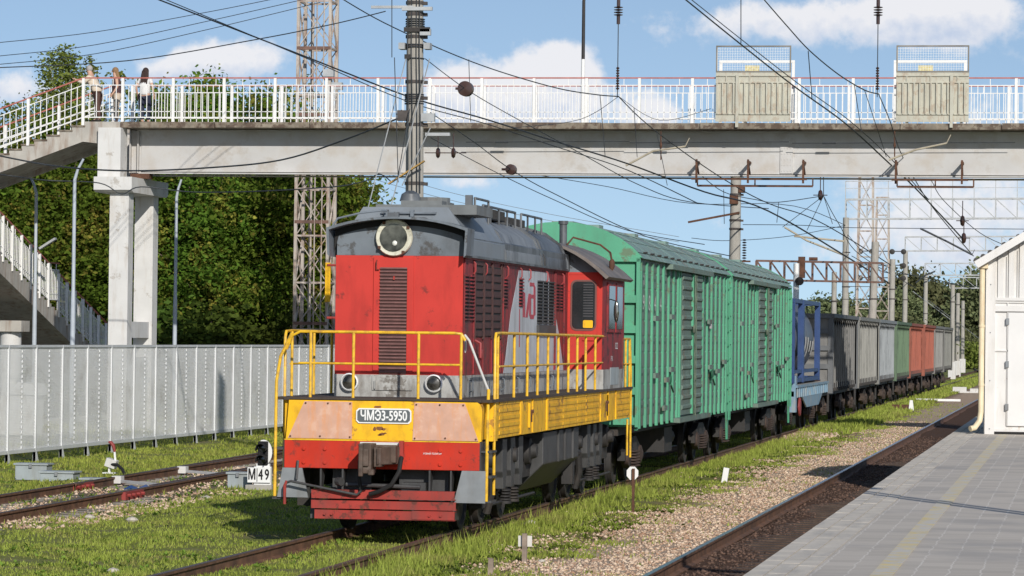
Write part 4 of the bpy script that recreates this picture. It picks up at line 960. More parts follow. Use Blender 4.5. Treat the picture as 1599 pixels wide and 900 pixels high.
# cab
CY0, CY1, CW = 11.6, 14.35, 1.50
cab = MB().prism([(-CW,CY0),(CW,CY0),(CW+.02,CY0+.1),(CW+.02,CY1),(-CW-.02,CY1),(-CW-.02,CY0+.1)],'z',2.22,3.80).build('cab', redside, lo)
MB().box(-CW+.002,CW-.004,CY0-.016,CY0-.001,2.22,3.88).build('cab_front', red, cab)
MB().box(-CW-.025,CW+.025,CY0-.016,CY1+.004,1.885,2.22).build('cab_base_band', lightgrey, cab)
cabarc = lambda k: [(-1.5,3.803)]+[((CW+.15)*t_, 4.46-k-.66*abs(t_)**2.4) for t_ in np.linspace(-.88,.88,15)]+[(1.5,3.803)]
MB().prism(cabarc(.045),'y',CY0+.01,CY1).build('cab_gable', greyp, cab)
MB().prism(cabarc(.055),'y',CY0-.010,CY0+.008).build('cab_gable', greyp, cab)
outer = [((CW+.15)*t_, 4.46-.66*abs(t_)**2.4) for t_ in np.linspace(-1,1,19)]; inner = [(x*.97, z-.04) for x, z in outer[::-1]]
MB().prism(outer+inner,'y',CY0-.34,CY1+.25).build('cab_roof', mat('cab_roof_brown',(.20,.17,.15),.55,var=.25,scale=2,dirt=(.09,.07,.06),dscale=(1,1,1),damt=.7), cab, True)
for s in (-1,1):
    MB().tube([(s*.75,12.4,4.36),(s*.85,12.5,4.50),(s*1.3,12.7,4.38),(s*1.45,12.9,4.25),(s*1.48,12.9,4.10)],.018,6).lathe([(.02,0),(.05,-.04),(.05,-.14),(.02,-.2)],(s*1.48,12.9,4.14)).build('horn', rust, cab, True)
    # front window with rounded corners, door outline below
    xa, xb = (.98,1.37) if s > 0 else (-1.37,-.98)
    def rr_(x0,x1,z0,z1,r_,n=4):
        o=[]
        for cx,cz,a0 in ((x1-r_,z0+r_,-90),(x1-r_,z1-r_,0),(x0+r_,z1-r_,90),(x0+r_,z0+r_,180)):
            o += [(cx+r_*math.cos(R(a0+90*i/n)), cz+r_*math.sin(R(a0+90*i/n))) for i in range(n+1)]
        return o
    wf = MB().prism(rr_(xa-.03,xb+.03,2.88,3.75,.10),'y',CY0-.026,CY0-.013).build('front_window', mat('window_frame',(.16,.06,.05),.6,var=.2), cab)
    MB().prism(rr_(xa,xb,2.91,3.72,.08),'y',CY0-.030,CY0-.024).build('pane', glass, wf)
    if s > 0:
        MB().prism(rr_(xb-.20,xb-.03,2.93,3.06,.02),'y',CY0-.034,CY0-.030).build('yellow_box', yellow, wf)
        mb = MB(); z = 3.12
        while z < 3.7: mb.box(xb-.2,xb-.03,CY0-.033,CY0-.030,z,z+.02); z += .045
        mb.build('louvre_reflection', mat('louvre_reflection_grey',(.05,.05,.055),.5,var=.2), wf)  # slats painting a reflection of dark louvres on the pane
    mb = MB()
    x0,x1 = (.90,1.43) if s > 0 else (-1.43,-.90)
    for (a,b,c,d) in ((x0,x0+.015,2.22,3.84),(x1-.015,x1,2.22,3.84),(x0,x1,3.84,3.855)): mb.box(a,b,CY0-.022,CY0-.012,c,d)
    mb.cyl((xb-.2,CY0-.03,2.72),(xb,CY0-.03,2.72),.012,6)
    mb.build('door_outline', red, cab)
    # side windows
    for (a, b) in ((12.0,12.9),(13.05,13.9)):
        wf = MB().prism([(a,2.86),(b,2.86),(b,3.72),(a,3.72)],'x',s*(CW+.02),s*(CW+.05)).build('side_window', redside, cab)
        MB().prism([(a+.06,2.92),(b-.06,2.92),(b-.06,3.66),(a+.06,3.66)],'x',s*(CW+.05),s*(CW+.056)).build('pane', glass, wf)
    mr_ = MB().ball((s*(CW+.16),12.2,3.22),(.05,.03,.20),10).build('mirror', mat('mirror',(.25,.25,.22),.1,metal=.9), cab, True); MB().tube([(s*CW,12.25,3.45),(s*(CW+.14),12.22,3.4)],.01,6).build('mirror_arm', black, mr_)
    if s > 0:
        text('022', .16, white, 'side_number', cab, lambda u, v: (CW+.024, 13.3+u*1.5, 2.62+v)); text('РЖ', .12, white, 'side_letters', cab, lambda u, v: (CW+.024, 12.7+u*1.5, 2.40+v))
        MB().box(CW+.02,CW+.03,12.5,13.6,1.95,2.25).build('data_plate', boxgrey, cab)
# cab rear hood
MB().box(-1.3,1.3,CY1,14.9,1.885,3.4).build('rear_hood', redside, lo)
# bogies
def wheel(par, x, y, r_=.50, name='wheel'):
    s = 1 if x > 0 else -1
    o = MB().lathe([(.03,-.07),(r_+.03,-.07),(r_+.03,-.045),(r_,-.04),(r_,.05),(r_-.06,.055),(r_-.10,.02),(.16,.03),(.14,.07),(.03,.07)] if s > 0 else
                   [(.03,.07),(r_+.03,.07),(r_+.03,.045),(r_,.04),(r_,-.05),(r_-.06,-.055),(r_-.10,-.02),(.16,-.03),(.14,-.07),(.03,-.07)], (x, y, r_), 'x', 24).build(name, dark, par, True); return o
for yc in (3.35, 12.2):
    for dy in (-1.75, 0, 1.75):
        for s in (-1,1): wheel(lo, s*.80, yc+dy, .52)
        MB().cyl((-.8,yc+dy,.52),(.8,yc+dy,.52),.08,8).build('axle', dark, lo)
    for s in (-1,1):
        X = s*1.12
        mb = MB().box(X-.07,X+.07,yc-2.5,yc+2.5,.62,.86).box(X-.05,X+.09,yc-.8,yc+.8,.5,.9)
        mb.build('bogie_frame', dark, lo)
        for q in (-.80,-.05,.70):       # vertical equaliser plates
            MB().prism([(q+yc-.2,1.28),(q+yc+.2,1.28),(q+yc+.2,.75),(q+yc+.12,.70),(q+yc+.12,.55),(q+yc-.12,.55),(q+yc-.14,.72),(q+yc-.2,.80)],'x',X+s*.08,X+s*.20).build('axle_guide', greysteel, lo, bevel=.01)
        mb = MB()
        for q in (-.40,.30):
            for z in np.arange(.36,.53,.045): mb.lathe([(.07,0),(.095,.012),(.095,.028),(.07,.04)],(X+s*.14,yc+q,z),n=12)
            mb.cyl((X+s*.14,yc+q,.32),(X+s*.14,yc+q,.36),.10,12)
        mb.build('spring', dark, lo, True)
        mb = MB()
        for q in (-1.95,.03,1.95): mb.lathe([(.10,0),(.22,.02),(.20,.10),(.13,.12),(.10,.20)] if s > 0 else [(.10,0),(.20,-.02),(.20,-.10),(.13,-.12),(.10,-.20)],(X+s*.05,yc+q,1.02 if q else .75),'x',14)
        mb.build('brake_cylinder', dark, lo, True)
        mb = MB().tube([(X+s*.15,yc-2.4,.9),(X+s*.2,yc-2.1,.85),(X+s*.2,yc-1.95,.55),(X+s*.12,yc-1.9,.25)],.06,8)
        mb.tube([(X+s*.1,yc-2.6,.35),(X+s*.1,yc+2.6,.35)],.025,6).build('sand_pipe', dark, lo, True)
        MB().box(X+s*.02,X+s*.2,yc-2.75,yc-2.5,.35,1.1).build('guard', dark, lo)
tk = MB().prism([(-1.40,1.29),(1.40,1.29),(1.40,.80),(.95,.36),(-.95,.36),(-1.40,.80)],'y',5.75,9.6).build('fuel_tank', greysteel, lo, bevel=.02)
mb = MB()
for q in (7.2,7.9,8.8): mb.box(1.40,1.43,q,q+.05,.80,1.29).box(-1.43,-1.40,q,q+.05,.80,1.29)
mb.build('tank_strap', greysteel, tk)

# ------------------------------------------------------------------ wagon bogie shared by the freight wagons
def wagon_bogie(root, yc, m=None):
    b = MB().box(-1.0,1.0,yc-.2,yc+.2,.45,.75).prism([(yc-1.25,.62),(yc-.95,.72),(yc-.45,.88),(yc+.45,.88),(yc+.95,.72),(yc+1.25,.62),(yc+1.25,.45),(yc+.8,.42),(yc+.4,.28),(yc-.4,.28),(yc-.8,.42),(yc-1.25,.45)],'x',.96,1.10)
    b.prism([(yc-1.25,.62),(yc-.45,.88),(yc+.45,.88),(yc+1.25,.62),(yc+1.25,.45),(yc+.4,.28),(yc-.4,.28),(yc-1.25,.45)],'x',-1.10,-.96).build('bogie', m or dark, root)
    o = kids(root)[-1] if False else [c for c in bpy.data.objects if c.parent == root][-1]
    o = bpy.data.objects[-1] if False else o
    mb = MB()
    for s in (-1,1):
        for dy in (-.22,0,.22):
            for z in np.arange(.30,.62,.055): mb.lathe([(.07,0),(.10,.015),(.10,.03),(.07,.045)],(s*1.12,yc+dy,z),n=10)
        for dy in (-.92,.92): mb.lathe([(.05,0),(.17,.02),(.17,.10),(.05,.14)] if s > 0 else [(.05,0),(.17,-.02),(.17,-.10),(.05,-.14)],(s*1.04,yc+dy,.52),'x',12)
    mb.build('spring_set', mat('spring_brown', (.06,.04,.032), .8, var=.4, scale=6) if m is None else m, root, True)
    for dy in (-.92,.92):
        for s in (-1,1): wheel(root, s*.80, yc+dy, .47)
        MB().cyl((-.8,yc+dy,.47),(.8,yc+dy,.47),.08,8).build('axle', dark, root)
    return o

# ------------------------------------------------------------------ green boxcars
LB = 16.95
bc = thing('boxcar', 'first green boxcar right behind the locomotive, with white stencilled numbers at its near corner', 'boxcar', (TX, 48+16.75, 0), 0, 'green boxcars behind the locomotive')
W0, W1 = 1.42, 1.47
body = MB().box(-W0,W0,.06,LB-.06,1.12,4.24).build('body', greendull, bc)
MB().box(-W0-.02,W0+.02,.0,.06,1.12,4.24).build('end_wall', green, body)
MB().box(-W0-.02,W0+.02,LB-.06,LB,1.12,4.24).build('end_wall', green, body)
mb = MB()
for (ye, s) in ((0,-1),(LB,1)):
    mb = MB()
    for z in (1.16,1.72,2.30,2.86,3.42): mb.box(-W1,W1,ye,ye+s*.09,z,z+.14)
    for x in (-1.5,1.44): mb.box(x,x+.07,ye-.03,ye+s*.10+.0,1.12,4.24)
    mb.box(-.55,-.48,ye,ye+s*.07,1.3,4.2).box(.5,.57,ye,ye+s*.07,1.3,4.2)
    mb.build('end_rib', green, body)
mb = MB(); random.seed(5)
for (x, z) in ((1.02,3.98),(1.05,3.86),(.98,3.80),(1.0,3.14)):
    mb.prism([(x+.05*math.cos(a)*random.uniform(.6,1.2),z+.045*math.sin(a)*random.uniform(.6,1.2)) for a in np.linspace(0,6.28,8)[:-1]],'y',-.004,.0)
mb.build('rust_spot', rust, body)
for s in (-1,1):
    mb = MB(); mh = MB()
    ribs = [.45,1.35,2.25,3.15,4.05,4.95,5.8,6.6, 11.4,12.3,13.2,14.1,15.0,15.9,16.55]
    for q in ribs: MB().prism([(s*W0,q),(s*W1,q),(s*W1,q+.13),(s*(W0),q+.17)],'z',1.08,4.20).build('side_rib', green, body)
    for q in (.0,6.95,10.95,LB-.14): MB().box(s*W0,s*(W1+.005),q,q+.14,1.06,4.22).build('corner_post', green, body)
    for (ya, yb) in ((.15,6.9),(11.1,LB-.15)):       # boards between the ribs
        mh = MB(); z = 1.32
        while z < 4.2: mh.box(s*(W0-.001),s*(W0+.010),ya,yb,z,z+.26); z += .30
        mh.build('side_board', greendull, body)
    mb = MB(); z = 1.36
    while z < 4.1:
        for q in ribs[::1]: mb.box(s*(W0+.011),s*(W0+.018),q+.40,q+.62,z+.10,z+.15)
        z += .60
    mb.build('slot', mat('slot_dark_green',(.06,.10,.08),.8,var=.2), body)
    # doors
    for (a, b) in ((7.12,8.98),(9.02,10.92)):
        d_ = MB().box(s*(W0+.02),s*(W0+.06),a,b,1.20,4.12).build('door', greendull, bc)
        mb = MB(); z = 1.3
        while z < 4.1: mb.prism([(s*(W0+.06),z),(s*(W0+.09),z+.03),(s*(W0+.09),z+.08),(s*(W0+.06),z+.11)],'y',a+.06,b-.06); z += .205
        mb.build('corrugation', greendull, d_)
        MB().box(s*(W0+.06),s*(W0+.12),(b-.08 if a < 8 else a),(b if a < 8 else a+.08),1.2,4.12).build('door_edge', green, d_)
        mb = MB().cyl((s*(W0+.14),(b-.12 if a < 8 else a+.12),1.15),(s*(W0+.14),(b-.12 if a < 8 else a+.12),4.1),.012,6)
        (mb.box(s*(W0+.11),s*(W0+.16),b-.2,b-.02,2.9,3.05) if a < 8 else mb.box(s*(W0+.11),s*(W0+.16),a+.02,a+.2,1.9,2.0)).build('lock_bar', mat('lock_bar_brown',(.12,.16,.11),.7,var=.5,scale=5), d_)
    MB().box(s*(W0+.02),s*(W0+.17),6.0,12.0,1.07,1.16).box(s*(W0+.02),s*(W0+.16),4.6,12.4,4.14,4.24).build('door_track', greendull, body)
    for (q, z) in ((2.4,2.0),(4.2,1.9),(5.0,2.1),(12.4,2.1),(14.0,2.0),(3.9,1.35),(12.2,3.1),(2.3,3.1),(5.0,3.15),(15.5,2.2)):
        MB().box(s*W1,s*(W1+.05),q,q+.55,z,z+.10).build('bracket', greendull, body)
    mb = MB()
    for (q, z) in ((5.05,1.95),(13.1,2.0)): mb.lathe([(.11,0),(.11,.02),(.06,.03)] if s > 0 else [(.11,0),(.11,-.02),(.06,-.03)],(s*(W1+.02),q,z),'x',10).tube([(s*(W1+.05),q-.1,z-.1),(s*(W1+.06),q+.25,z-.25)],.02,6)
    mb.build('handbrake', mat('brake_dark_green',(.02,.12,.06),.6), body, True)
    mb = MB()
    for q in (LB-.32,LB-.02): mb.tube([(s*(W1+.05),q,.9),(s*(W1+.05),q,4.1)],.014,6)
    for z in np.arange(1.0,4.1,.33): mb.tube([(s*(W1+.05),LB-.32,z),(s*(W1+.05),LB-.02,z)],.012,6)
    mb.build('ladder', green, body)
    MB().prism([(LB-.45,1.1),(LB-.05,1.1),(LB-.10,.45),(LB-.25,.45)],'x',s*1.45,s*1.49).build('step', green, bc)
# roof
def rarc(hw, z0, zt, n=12): return [(hw*math.sin(t_)/math.sin(1.0), z0+(zt-z0)*(math.cos(t_)-math.cos(1.0))/(1-math.cos(1.0))) for t_ in np.linspace(-1.0,1.0,n+1)]
mb = MB().prism(rarc(W1+.06,4.25,4.90),'y',.04,LB-.04)
rf = mb.build('roof', roofgreen, bc, True)
mb = MB()
for q in np.linspace(1.5,LB-1.5,7): mb.prism(rarc(W1+.065,4.25,4.907),'y',q-.03,q+.03)
for t_ in np.linspace(-.9,.9,9): mb.bar(((W1+.06)*math.sin(t_)/math.sin(1.0),.1,4.25+.65*(math.cos(t_)-math.cos(1.0))/(1-math.cos(1.0))),((W1+.06)*math.sin(t_)/math.sin(1.0),LB-.1,4.25+.65*(math.cos(t_)-math.cos(1.0))/(1-math.cos(1.0))),.03,.008)
mb.build('roof_seam', roofgreen, rf, True)
MB().prism(rarc(W1+.07,4.26,4.915),'y',-.03,.05).build('roof_end', green, rf, True); MB().prism(rarc(W1+.07,4.26,4.915),'y',LB-.05,LB+.03).build('roof_end', green, rf, True)
MB().box(-W1-.03,W1+.03,-.10,0.0,4.18,4.27).build('roof_beam', green, rf)
mb = MB()
for q in (3.0,8.5,14): mb.box(-.35,.35,q-.3,q+.3,4.86,4.95)
mb.box(-.2,.2,.2,LB-.2,4.90,4.93); mb.build('roof_hatch', roofgreen, rf)
mb = MB()
for q in np.arange(.5,LB,1.1): mb.cyl((W1+.02,q,4.36),(W1+.10,q,4.36),.02,6)
mb.build('roof_bolt', dark, rf)
MB().box(-1.1,1.1,.1,LB-.1,.95,1.11).box(-.2,.2,-.3,LB+.3,.85,1.0).build('underframe', dark, bc)
MB().box(-.17,.17,-.62,-.25,.85,1.15).box(-.17,.17,LB+.25,LB+.55,.85,1.15).build('coupler', dark, bc)
MB().box(.5,1.2,6.6,8.0,.45,.95).cyl((.9,8.6,.7),(.9,9.6,.7),.18,10).build('brake_gear', dark, bc)
wagon_bogie(bc, 2.4); wagon_bogie(bc, LB-2.4)
bc2 = dup(bc, (TX, 48+34.15, 0), 'second green boxcar from the locomotive, next to the blue tank container')
wm_ = mat('stencil_white',(.62,.63,.58),.8,var=.1)
def st(body_, q, z, sz): text(body_, sz, wm_, 'stencil', bc, lambda u, v: (W0+.014, q+u*1.4, z+v))
for (s_, q, z, sz) in (('0', .27, 3.85, .26),('0',1.10,3.85,.26),('9',1.10,3.42,.42),('8',2.0,3.42,.42),('4',2.9,3.42,.42),('4',3.8,3.42,.42),('1',.27,2.9,.22),('7',.27,2.5,.22),('2',.27,2.1,.22)):
    st(s_, q, z, sz)
for (q, z, w_, h_) in ((12.7,3.0,.4,.14),): MB().box(W1,W1+.012,q,q+w_,z,z+h_).build('label_plate', concw, bc)

# ------------------------------------------------------------------ flat wagon with tank containers
fw_ = thing('flat_wagon', 'pale blue flat wagon with worn sides carrying two tank containers', 'flat wagon', (TX, 101.0, 0))
MB().box(-1.45,1.45,0,12.9,1.15,1.30).box(-.25,.25,-.4,13.3,.85,1.1).build('floor', dark, fw_)
for s in (-1,1):
    MB().prism([(.1,1.45),(12.8,1.45),(12.8,1.12),(10.6,1.12),(9.0,.78),(4.2,.78),(2.4,1.12),(.1,1.12)],'x',s*1.46,s*1.50).build('side_sill', bluepale, fw_)
    mb = MB()
    for q in np.arange(.3,12.6,.8): mb.box(s*1.50,s*1.54,q,q+.07,1.12,1.46)
    mb.box(s*1.50,s*1.545,.1,12.8,1.40,1.47); mb.build('sill_rib', bluepale, fw_)
    MB().box(s*1.3,s*1.5,.0,.5,.7,1.75).build('end_stanchion', bluepale, fw_)
MB().lathe([(.24,0),(.27,.02),(.27,.05),(.24,.07)],(1.52,.75,.85),'x',16).box(1.52,1.56,.5,1.0,.83,.87).box(1.52,1.56,.73,.77,.6,1.1).build('brake_wheel', signred, fw_)
MB().box(-1.3,1.3,1.0,12.4,1.47,1.52).build('loading_rail', rust, fw_)
wagon_bogie(fw_, 2.0); wagon_bogie(fw_, 11.0)
def tank(label, y0, ln):
    r_ = thing('tank_container', label, 'tank container', (TX, y0, 1.53))
    mb = MB()
    for x in (-1.40,1.40):
        for y in (.10, ln-.10): mb.box(x-.085,x+.085,y-.08,y+.08,0,2.42)
        for z in (.08,2.38): mb.box(x-.06,x+.06,0,ln,z-.06,z+.06)
    for y in (.06, ln-.06):
        for z in (.08,2.38): mb.box(-1.4,1.4,y-.055,y+.055,z-.055,z+.055)
    for x in (-1.4,1.4): mb.box(x-.05,x+.05,0,ln,.28,.38)
    mb.build('frame', blue, r_)
    b = MB().lathe([(.05,.12),(.7,.15),(1.1,.22),(1.28,.40),(1.32,.6),(1.32,ln-.6),(1.28,ln-.40),(1.1,ln-.22),(.7,ln-.15),(.05,ln-.12)],(0,0,1.27),'y',40).build('tank', tankm, r_, True)
    mb = MB()
    for q in (.75,ln*.5,ln-.75): mb.lathe([(1.318,q-.03),(1.328,q-.02),(1.328,q+.02),(1.318,q+.03)],(0,0,1.27),'y',40)
    mb.build('tank_band', tankm, b, True)
    mb = MB(); random.seed(int(ln*10))
    for i in range(6 if ln > 4 else 3):
        q = .5+i*(ln-1.0)/6; a0 = R(random.uniform(-28,-15)); hh = random.uniform(.25,.65)
        for k in range(5):
            a, a2 = a0+hh*k/5/1.1, a0+hh*(k+1)/5/1.1
            vs_ = [(1.340*math.cos(t_), y_, 1.27+1.340*math.sin(t_)) for t_ in (a,a2) for y_ in (q, q+.45)]
            mb.add(vs_, [(0,1,3,2)])
    mb.build('marking', concw, b)
    return r_
tank('grey tank in a blue frame, half hidden behind the end of the second boxcar', 100.6, 3.45)
tank('grey tank in a blue frame standing right before the first grey gondola', 104.1, 6.5)

# ------------------------------------------------------------------ gondolas
gmat = lambda n, c: mat('gondola_'+n, c, .7, var=.12, scale=.8, dirt=tuple(x*.45 for x in c), dscale=(1,1.2,.5), damt=.6)
def rim_of(n, c): return mat('gondola_rim_'+n, c, .7, var=.15, scale=3)
gA, gR = gmat('dark_grey', (.19,.185,.175)), rim_of('dark_grey', (.13,.135,.14))
go = thing('gondola_wagon', 'dark grey gondola right behind the blue tank frame', 'gondola wagon', (TX, 48+67.3, 0), 0, 'gondola wagons at the rear of the train')
GL = 12.9
gb = MB().box(-1.42,1.42,0,GL,1.18,3.55).build('body', gA, go)
for s in (-1,1):
    mb = MB()
    for q in np.linspace(.0,GL-.16,14): mb.prism([(q,1.22),(q+.16,1.22),(q+.16,3.50),(q,3.50)],'x',s*1.42,s*1.52)
    for q in np.linspace(.0,GL-.16,14): mb.prism([(s*1.42,3.1),(s*1.50,3.3),(s*1.58,3.52),(s*1.42,3.52)],'y',q,q+.07)
    mb.build('side_rib', gA, gb)
    MB().box(s*1.40,s*1.60,-.02,GL+.02,3.53,3.66).build('top_rim', gR, gb)
    mb = MB()
    for q in np.linspace(.5,GL-.9,13): mb.box(s*1.42,s*1.50,q+.05,q+.2,1.10,1.17).prism([(q+.1,1.14),(q+.25,1.14),(q+.33,1.32),(q+.24,1.38)],'x',s*1.44,s*1.52)
    mb.build('hatch_latch', dark, gb)
    MB().box(s*1.40,s*1.56,-.04,.16,1.05,3.6).build('corner_post', gR, gb); MB().box(s*1.40,s*1.56,GL-.16,GL+.04,1.05,3.6).build('corner_post', gR, gb)
mb = MB()
for y in (-.08, GL):
    mb = MB()
    for z in (1.25,1.85,2.45,3.0): mb.box(-1.4,1.4,y,y+.08,z,z+.16)
    mb.box(-1.5,1.5,y-.02,y+.10,3.5,3.66)
    mb.build('end_rib', gR, gb)
MB().box(-1.2,1.2,.1,GL-.1,.95,1.17).box(-.2,.2,-.35,GL+.35,.85,1.05).build('underframe', dark, go)
bgm = mat('bogie_brown', (.075,.052,.04), .85, var=.4, scale=5, bump=.2); wagon_bogie(go, 2.1, bgm); wagon_bogie(go, GL-2.1, bgm)
for s in (-1,1): MB().box(s*1.38,s*1.44,-.02,.14,.45,1.05).build('step', dark, go)
spec = [('light_grey',(.29,.285,.26),'grey gondola second behind the blue tank frame, before the bluish one'),('blue_grey',(.30,.32,.33),'bluish grey gondola just before the green gondola'),
        ('green',(.13,.20,.12),'dull green gondola between the bluish grey and the red ones'),('red',(.36,.11,.07),'nearer of the two brick red gondolas'),('red',(.36,.11,.07),'farther of the two brick red gondolas, before the last grey ones'),
        ('mid_grey',(.27,.265,.25),'grey gondola right behind the red gondolas'),('dull_grey',(.22,.22,.20),'last grey gondola at the far end of the train')]
ys_ = [81.1,94.2,106.9,119.6,132.0,144.6,157.9]
for (n, c, lb), yy in zip(spec, ys_):
    dup(go, (TX+.04*(yy>100)+.12*(yy>130), 48+yy, 0), lb, mats={gA: gmat(n, c), gR: rim_of(n, tuple(x*.75 for x in c))})

# ------------------------------------------------------------------ masts, towers, gantries
bandm = mat('band_dark', (.07,.06,.055), .8, var=.4, scale=6)
def concrete_mast(label, x, y, z1, r0=.22, r1=.15, lean=(0,0), rot=0, base=None, bands=(), z0=-.5, group=None):
    r = thing('concrete_mast', label, 'mast', (x, y, z0), rot, group)
    top = Vector((lean[0], lean[1], z1-z0)); 
    MB().tube([Vector((0,0,0)).lerp(top, i/6) for i in range(7)], [r0+(r1-r0)*i/6 for i in range(7)], 16).build('pole', conc, r, True)
    if bands:
        mb = MB()
        for z in bands:
            t_ = (z-z0)/(z1-z0); c = top*t_; rr = r0+(r1-r0)*t_; mb.cyl(c, c+Vector((0,0,.07)), rr+.02, 14).box(c.x+rr, c.x+rr+.09, c.y-.05, c.y+.05, c.z-.01, c.z+.06)
        mb.build('clamp_band', bandm, r)
    if base: MB().box(-.3,.3,-.3,.3,.1,base).build('foot', concw, r)
    return r
mA = sight(651, 330, 76.6)
ma = concrete_mast('tall concrete catenary mast wrapped in cables rising behind the locomotive', mA.x, mA.y, 12.5, .23, .175, lean=(-.12,0), bands=(6.1,7.4,8.0,8.35,9.15,9.35,9.85,10.1))
def ml(px, py, Y=76.5): p = sight(px, py, Y); return (p.x-mA.x, p.y-mA.y, p.z+.5)
mb = MB()
for z in (7.9,7.95,8.0,8.05,8.1,9.62,9.67,9.72,9.77,9.15,9.2,8.9): mb.tube([((.21)*math.cos(a)-.09,(.21)*math.sin(a),z-.0+.5) for a in np.linspace(0,6.3,13)], .014, 5)
for q in (-.12,-.03,.08,.15): mb.tube([(q-.12,-.19,12.5),(q-.10,-.21,9.5),(q-.06,-.24,8.3),(q-.04,-.24,6.4)], .012, 5)
mb.build('cable_wrap', wirem, ma, True)
MB().box(-.35,.33,-.24,-.16,10.45,10.53).box(-1.05,-.1,-.22,-.16,10.50,10.56).box(.06,.30,-.24,-.14,9.9,10.04).box(-.42,-.28,-.22,.1,9.6,9.74).box(.14,.28,-.2,.1,9.6,9.74).box(.1,.40,-.2,-.05,8.0,8.18).box(.2,.75,-.2,-.1,7.68,7.75).build('bracket', galv, ma)
MB().box(-.30,.28,-.24,-.16,9.98,10.08).box(-.28,-.16,-.24,-.16,9.38,9.48).build('clamp', dark, ma)
bd = thing('wooden_board', 'yellowed wooden board tied aslant to the tall concrete mast', 'board', tuple(sight(636,270,76.1)))
MB().bar((-.42,0,-.25),(.38,0,.26),.12,.03,(0,0,1)).build('plank', mat('board_wood',(.42,.26,.08),.8,var=.3,scale=6,dirt=(.15,.1,.05),dscale=(5,5,5),damt=.6), bd)
# winch on the mast
wn = MB().cyl(ml(630,175),ml(622,182),.07,10).box(ml(622,175)[0],ml(640,175)[0],-.25,-.1,ml(0,188)[2],ml(0,172)[2]).build('winch', bandm, ma)
mB = sight(1146, 405, 122.6)
mbm = concrete_mast('concrete mast standing behind the roof of the second boxcar', mB.x, mB.y, 10.2, .24, .17, lean=(.05,0), bands=(6.6,6.9,7.8,8.45))
MB().box(-.15,.15,-.3,-.2,8.0,8.3).box(.15,.35,-.2,.2,8.4,8.6).build('clamp', rust, mbm)
MB().bar((-1.6,-.2,7.35),(.2,-.2,7.7),.07,.07).bar((-1.3,-.2,6.0),(.6,-.2,6.0),.06,.06).build('bracket_arm', rust, mbm)
mb = MB()
for z in np.arange(6.0,6.8,.09): mb.lathe([(.03,0),(.09,.03),(.03,.06)],(.36,0,z),n=10)
mb.build('insulator', insm, mbm, True)
def mast_px(label, px, ytop, ybase_z, Y, r0, r1, lean_px=0, **k):
    b = sight(px, 500, Y); z1 = sight(px, ytop, Y).z; tp = sight(px+lean_px, ytop, Y)
    return concrete_mast(label, b.x, Y, z1, r0, r1, lean=((tp.x-b.x) if lean_px else 0, 0), **k)
mast_px('concrete mast behind the grey gondolas carrying the end of the nearest grey truss', 1320, 340, 0, 225, .23, .19, 1, bands=(6.2,8.4))
mast_px('thick concrete post leaning to the right behind the grey gondolas', 1358, 378, 0, 180, .22, .19, 9, bands=(4.9,))
mast_px('short concrete post behind the bluish grey gondola, right of the leaning post', 1391, 405, 0, 220, .20, .17, 3, bands=(5.4,6.0))
mast_px('concrete mast behind the green gondola carrying the second truss', 1413, 393, 0, 290, .22, .19, 1, bands=(6.2,))
mast_px('concrete mast behind the red gondolas with a dark arm near its top', 1445, 430, 0, 330, .22, .19, 0, bands=(5.4,))
p = sight(1303, 445, 165); mast_px('slim concrete mast under the right end of the rusty truss', 1302, 425, 0, 165.6, .13, .12, 0, bands=(4.6,))
for (px, yt, yb, yr, lb) in ((1487,445,592,285,'leftmost of three white footed concrete masts beyond the end of the train'),(1495,458,588,305,'middle one of three white footed concrete masts beyond the end of the train'),(1503,470,583,345,'rightmost of three white footed concrete masts beyond the end of the train')):
    p = sight(px, 540, yr); concrete_mast(lb, p.x, yr, sight(px, yt, yr).z, .21, .17, base=1.6, bands=(6.0,), z0=-.4)
def lattice(label, x, y, z0, z1, w0, w1, m, step=1.6, rot=0, bar=.05, name='lattice_mast', cat='lattice mast'):
    r = thing(name, label, cat, (x, y, z0), rot); Ht = z1-z0
    def c(k, z): ww = (w0+(w1-w0)*z/Ht)/2; return Vector(((-ww,ww,ww,-ww)[k], (-ww,-ww,ww,ww)[k], z))
    mb = MB()
    for k in range(4): mb.bar(c(k,0), c(k,Ht), bar*1.7, bar*1.7)
    mb.build('leg', m, r); mb = MB(); z = 0
    while z < Ht-.1:
        z2 = min(Ht, z+step)
        for k in range(4):
            mb.bar(c(k,z), c((k+1)%4,z2), bar*.8, bar*.5); mb.bar(c((k+1)%4,z), c(k,z2), bar*.8, bar*.5); mb.bar(c(k,z2), c((k+1)%4,z2), bar, bar)
        z = z2
    mb.build('bracing', m, r); return r
p = sight(490, 540, 119.3)
tw = lattice('tall white and rusty lattice floodlight tower behind the left part of the footbridge', p.x, 119.3, -.3, 18, 1.14, 1.12, towm, 1.62, bar=.06)
MB().cyl((-.25,.3,0),(-.25,.3,18),.06,8).build('cable_duct', towm, tw)
for z in (3.4,6.9,10.6,12.9): MB().box(-.6,.6,-.62,-.5,z,z+.11).build('platform_beam', towr, tw)
MB().tube([(.35,-.6,0),(.35,-.6,18)],.025,6).tube([(.1,-.6,0),(.1,-.6,18)],.025,6).build('ladder', towm, tw)
mb = MB().box(.38,.75,-.85,-.6,11.95,12.2).box(.68,1.05,-.85,-.6,11.5,11.75).box(.35,1.1,-.62,-.56,11.35,11.42)
mb.build('floodlight', galv, tw)
ys2 = thing('yellow_cover', 'yellow strip of cable cover fixed to the side of the lattice tower', 'cable cover', (p.x+.58, 118.65, 3.9)); MB().box(-.06,.12,-.04,.04,0,1.35).build('cover', yellow, ys2)
p = sight(1350, 540, 260); lattice('white lattice tower far behind the second gondola, left one of two', p.x, 260, -.5, 16.5, 1.3, .95, towm, 1.9, bar=.07)
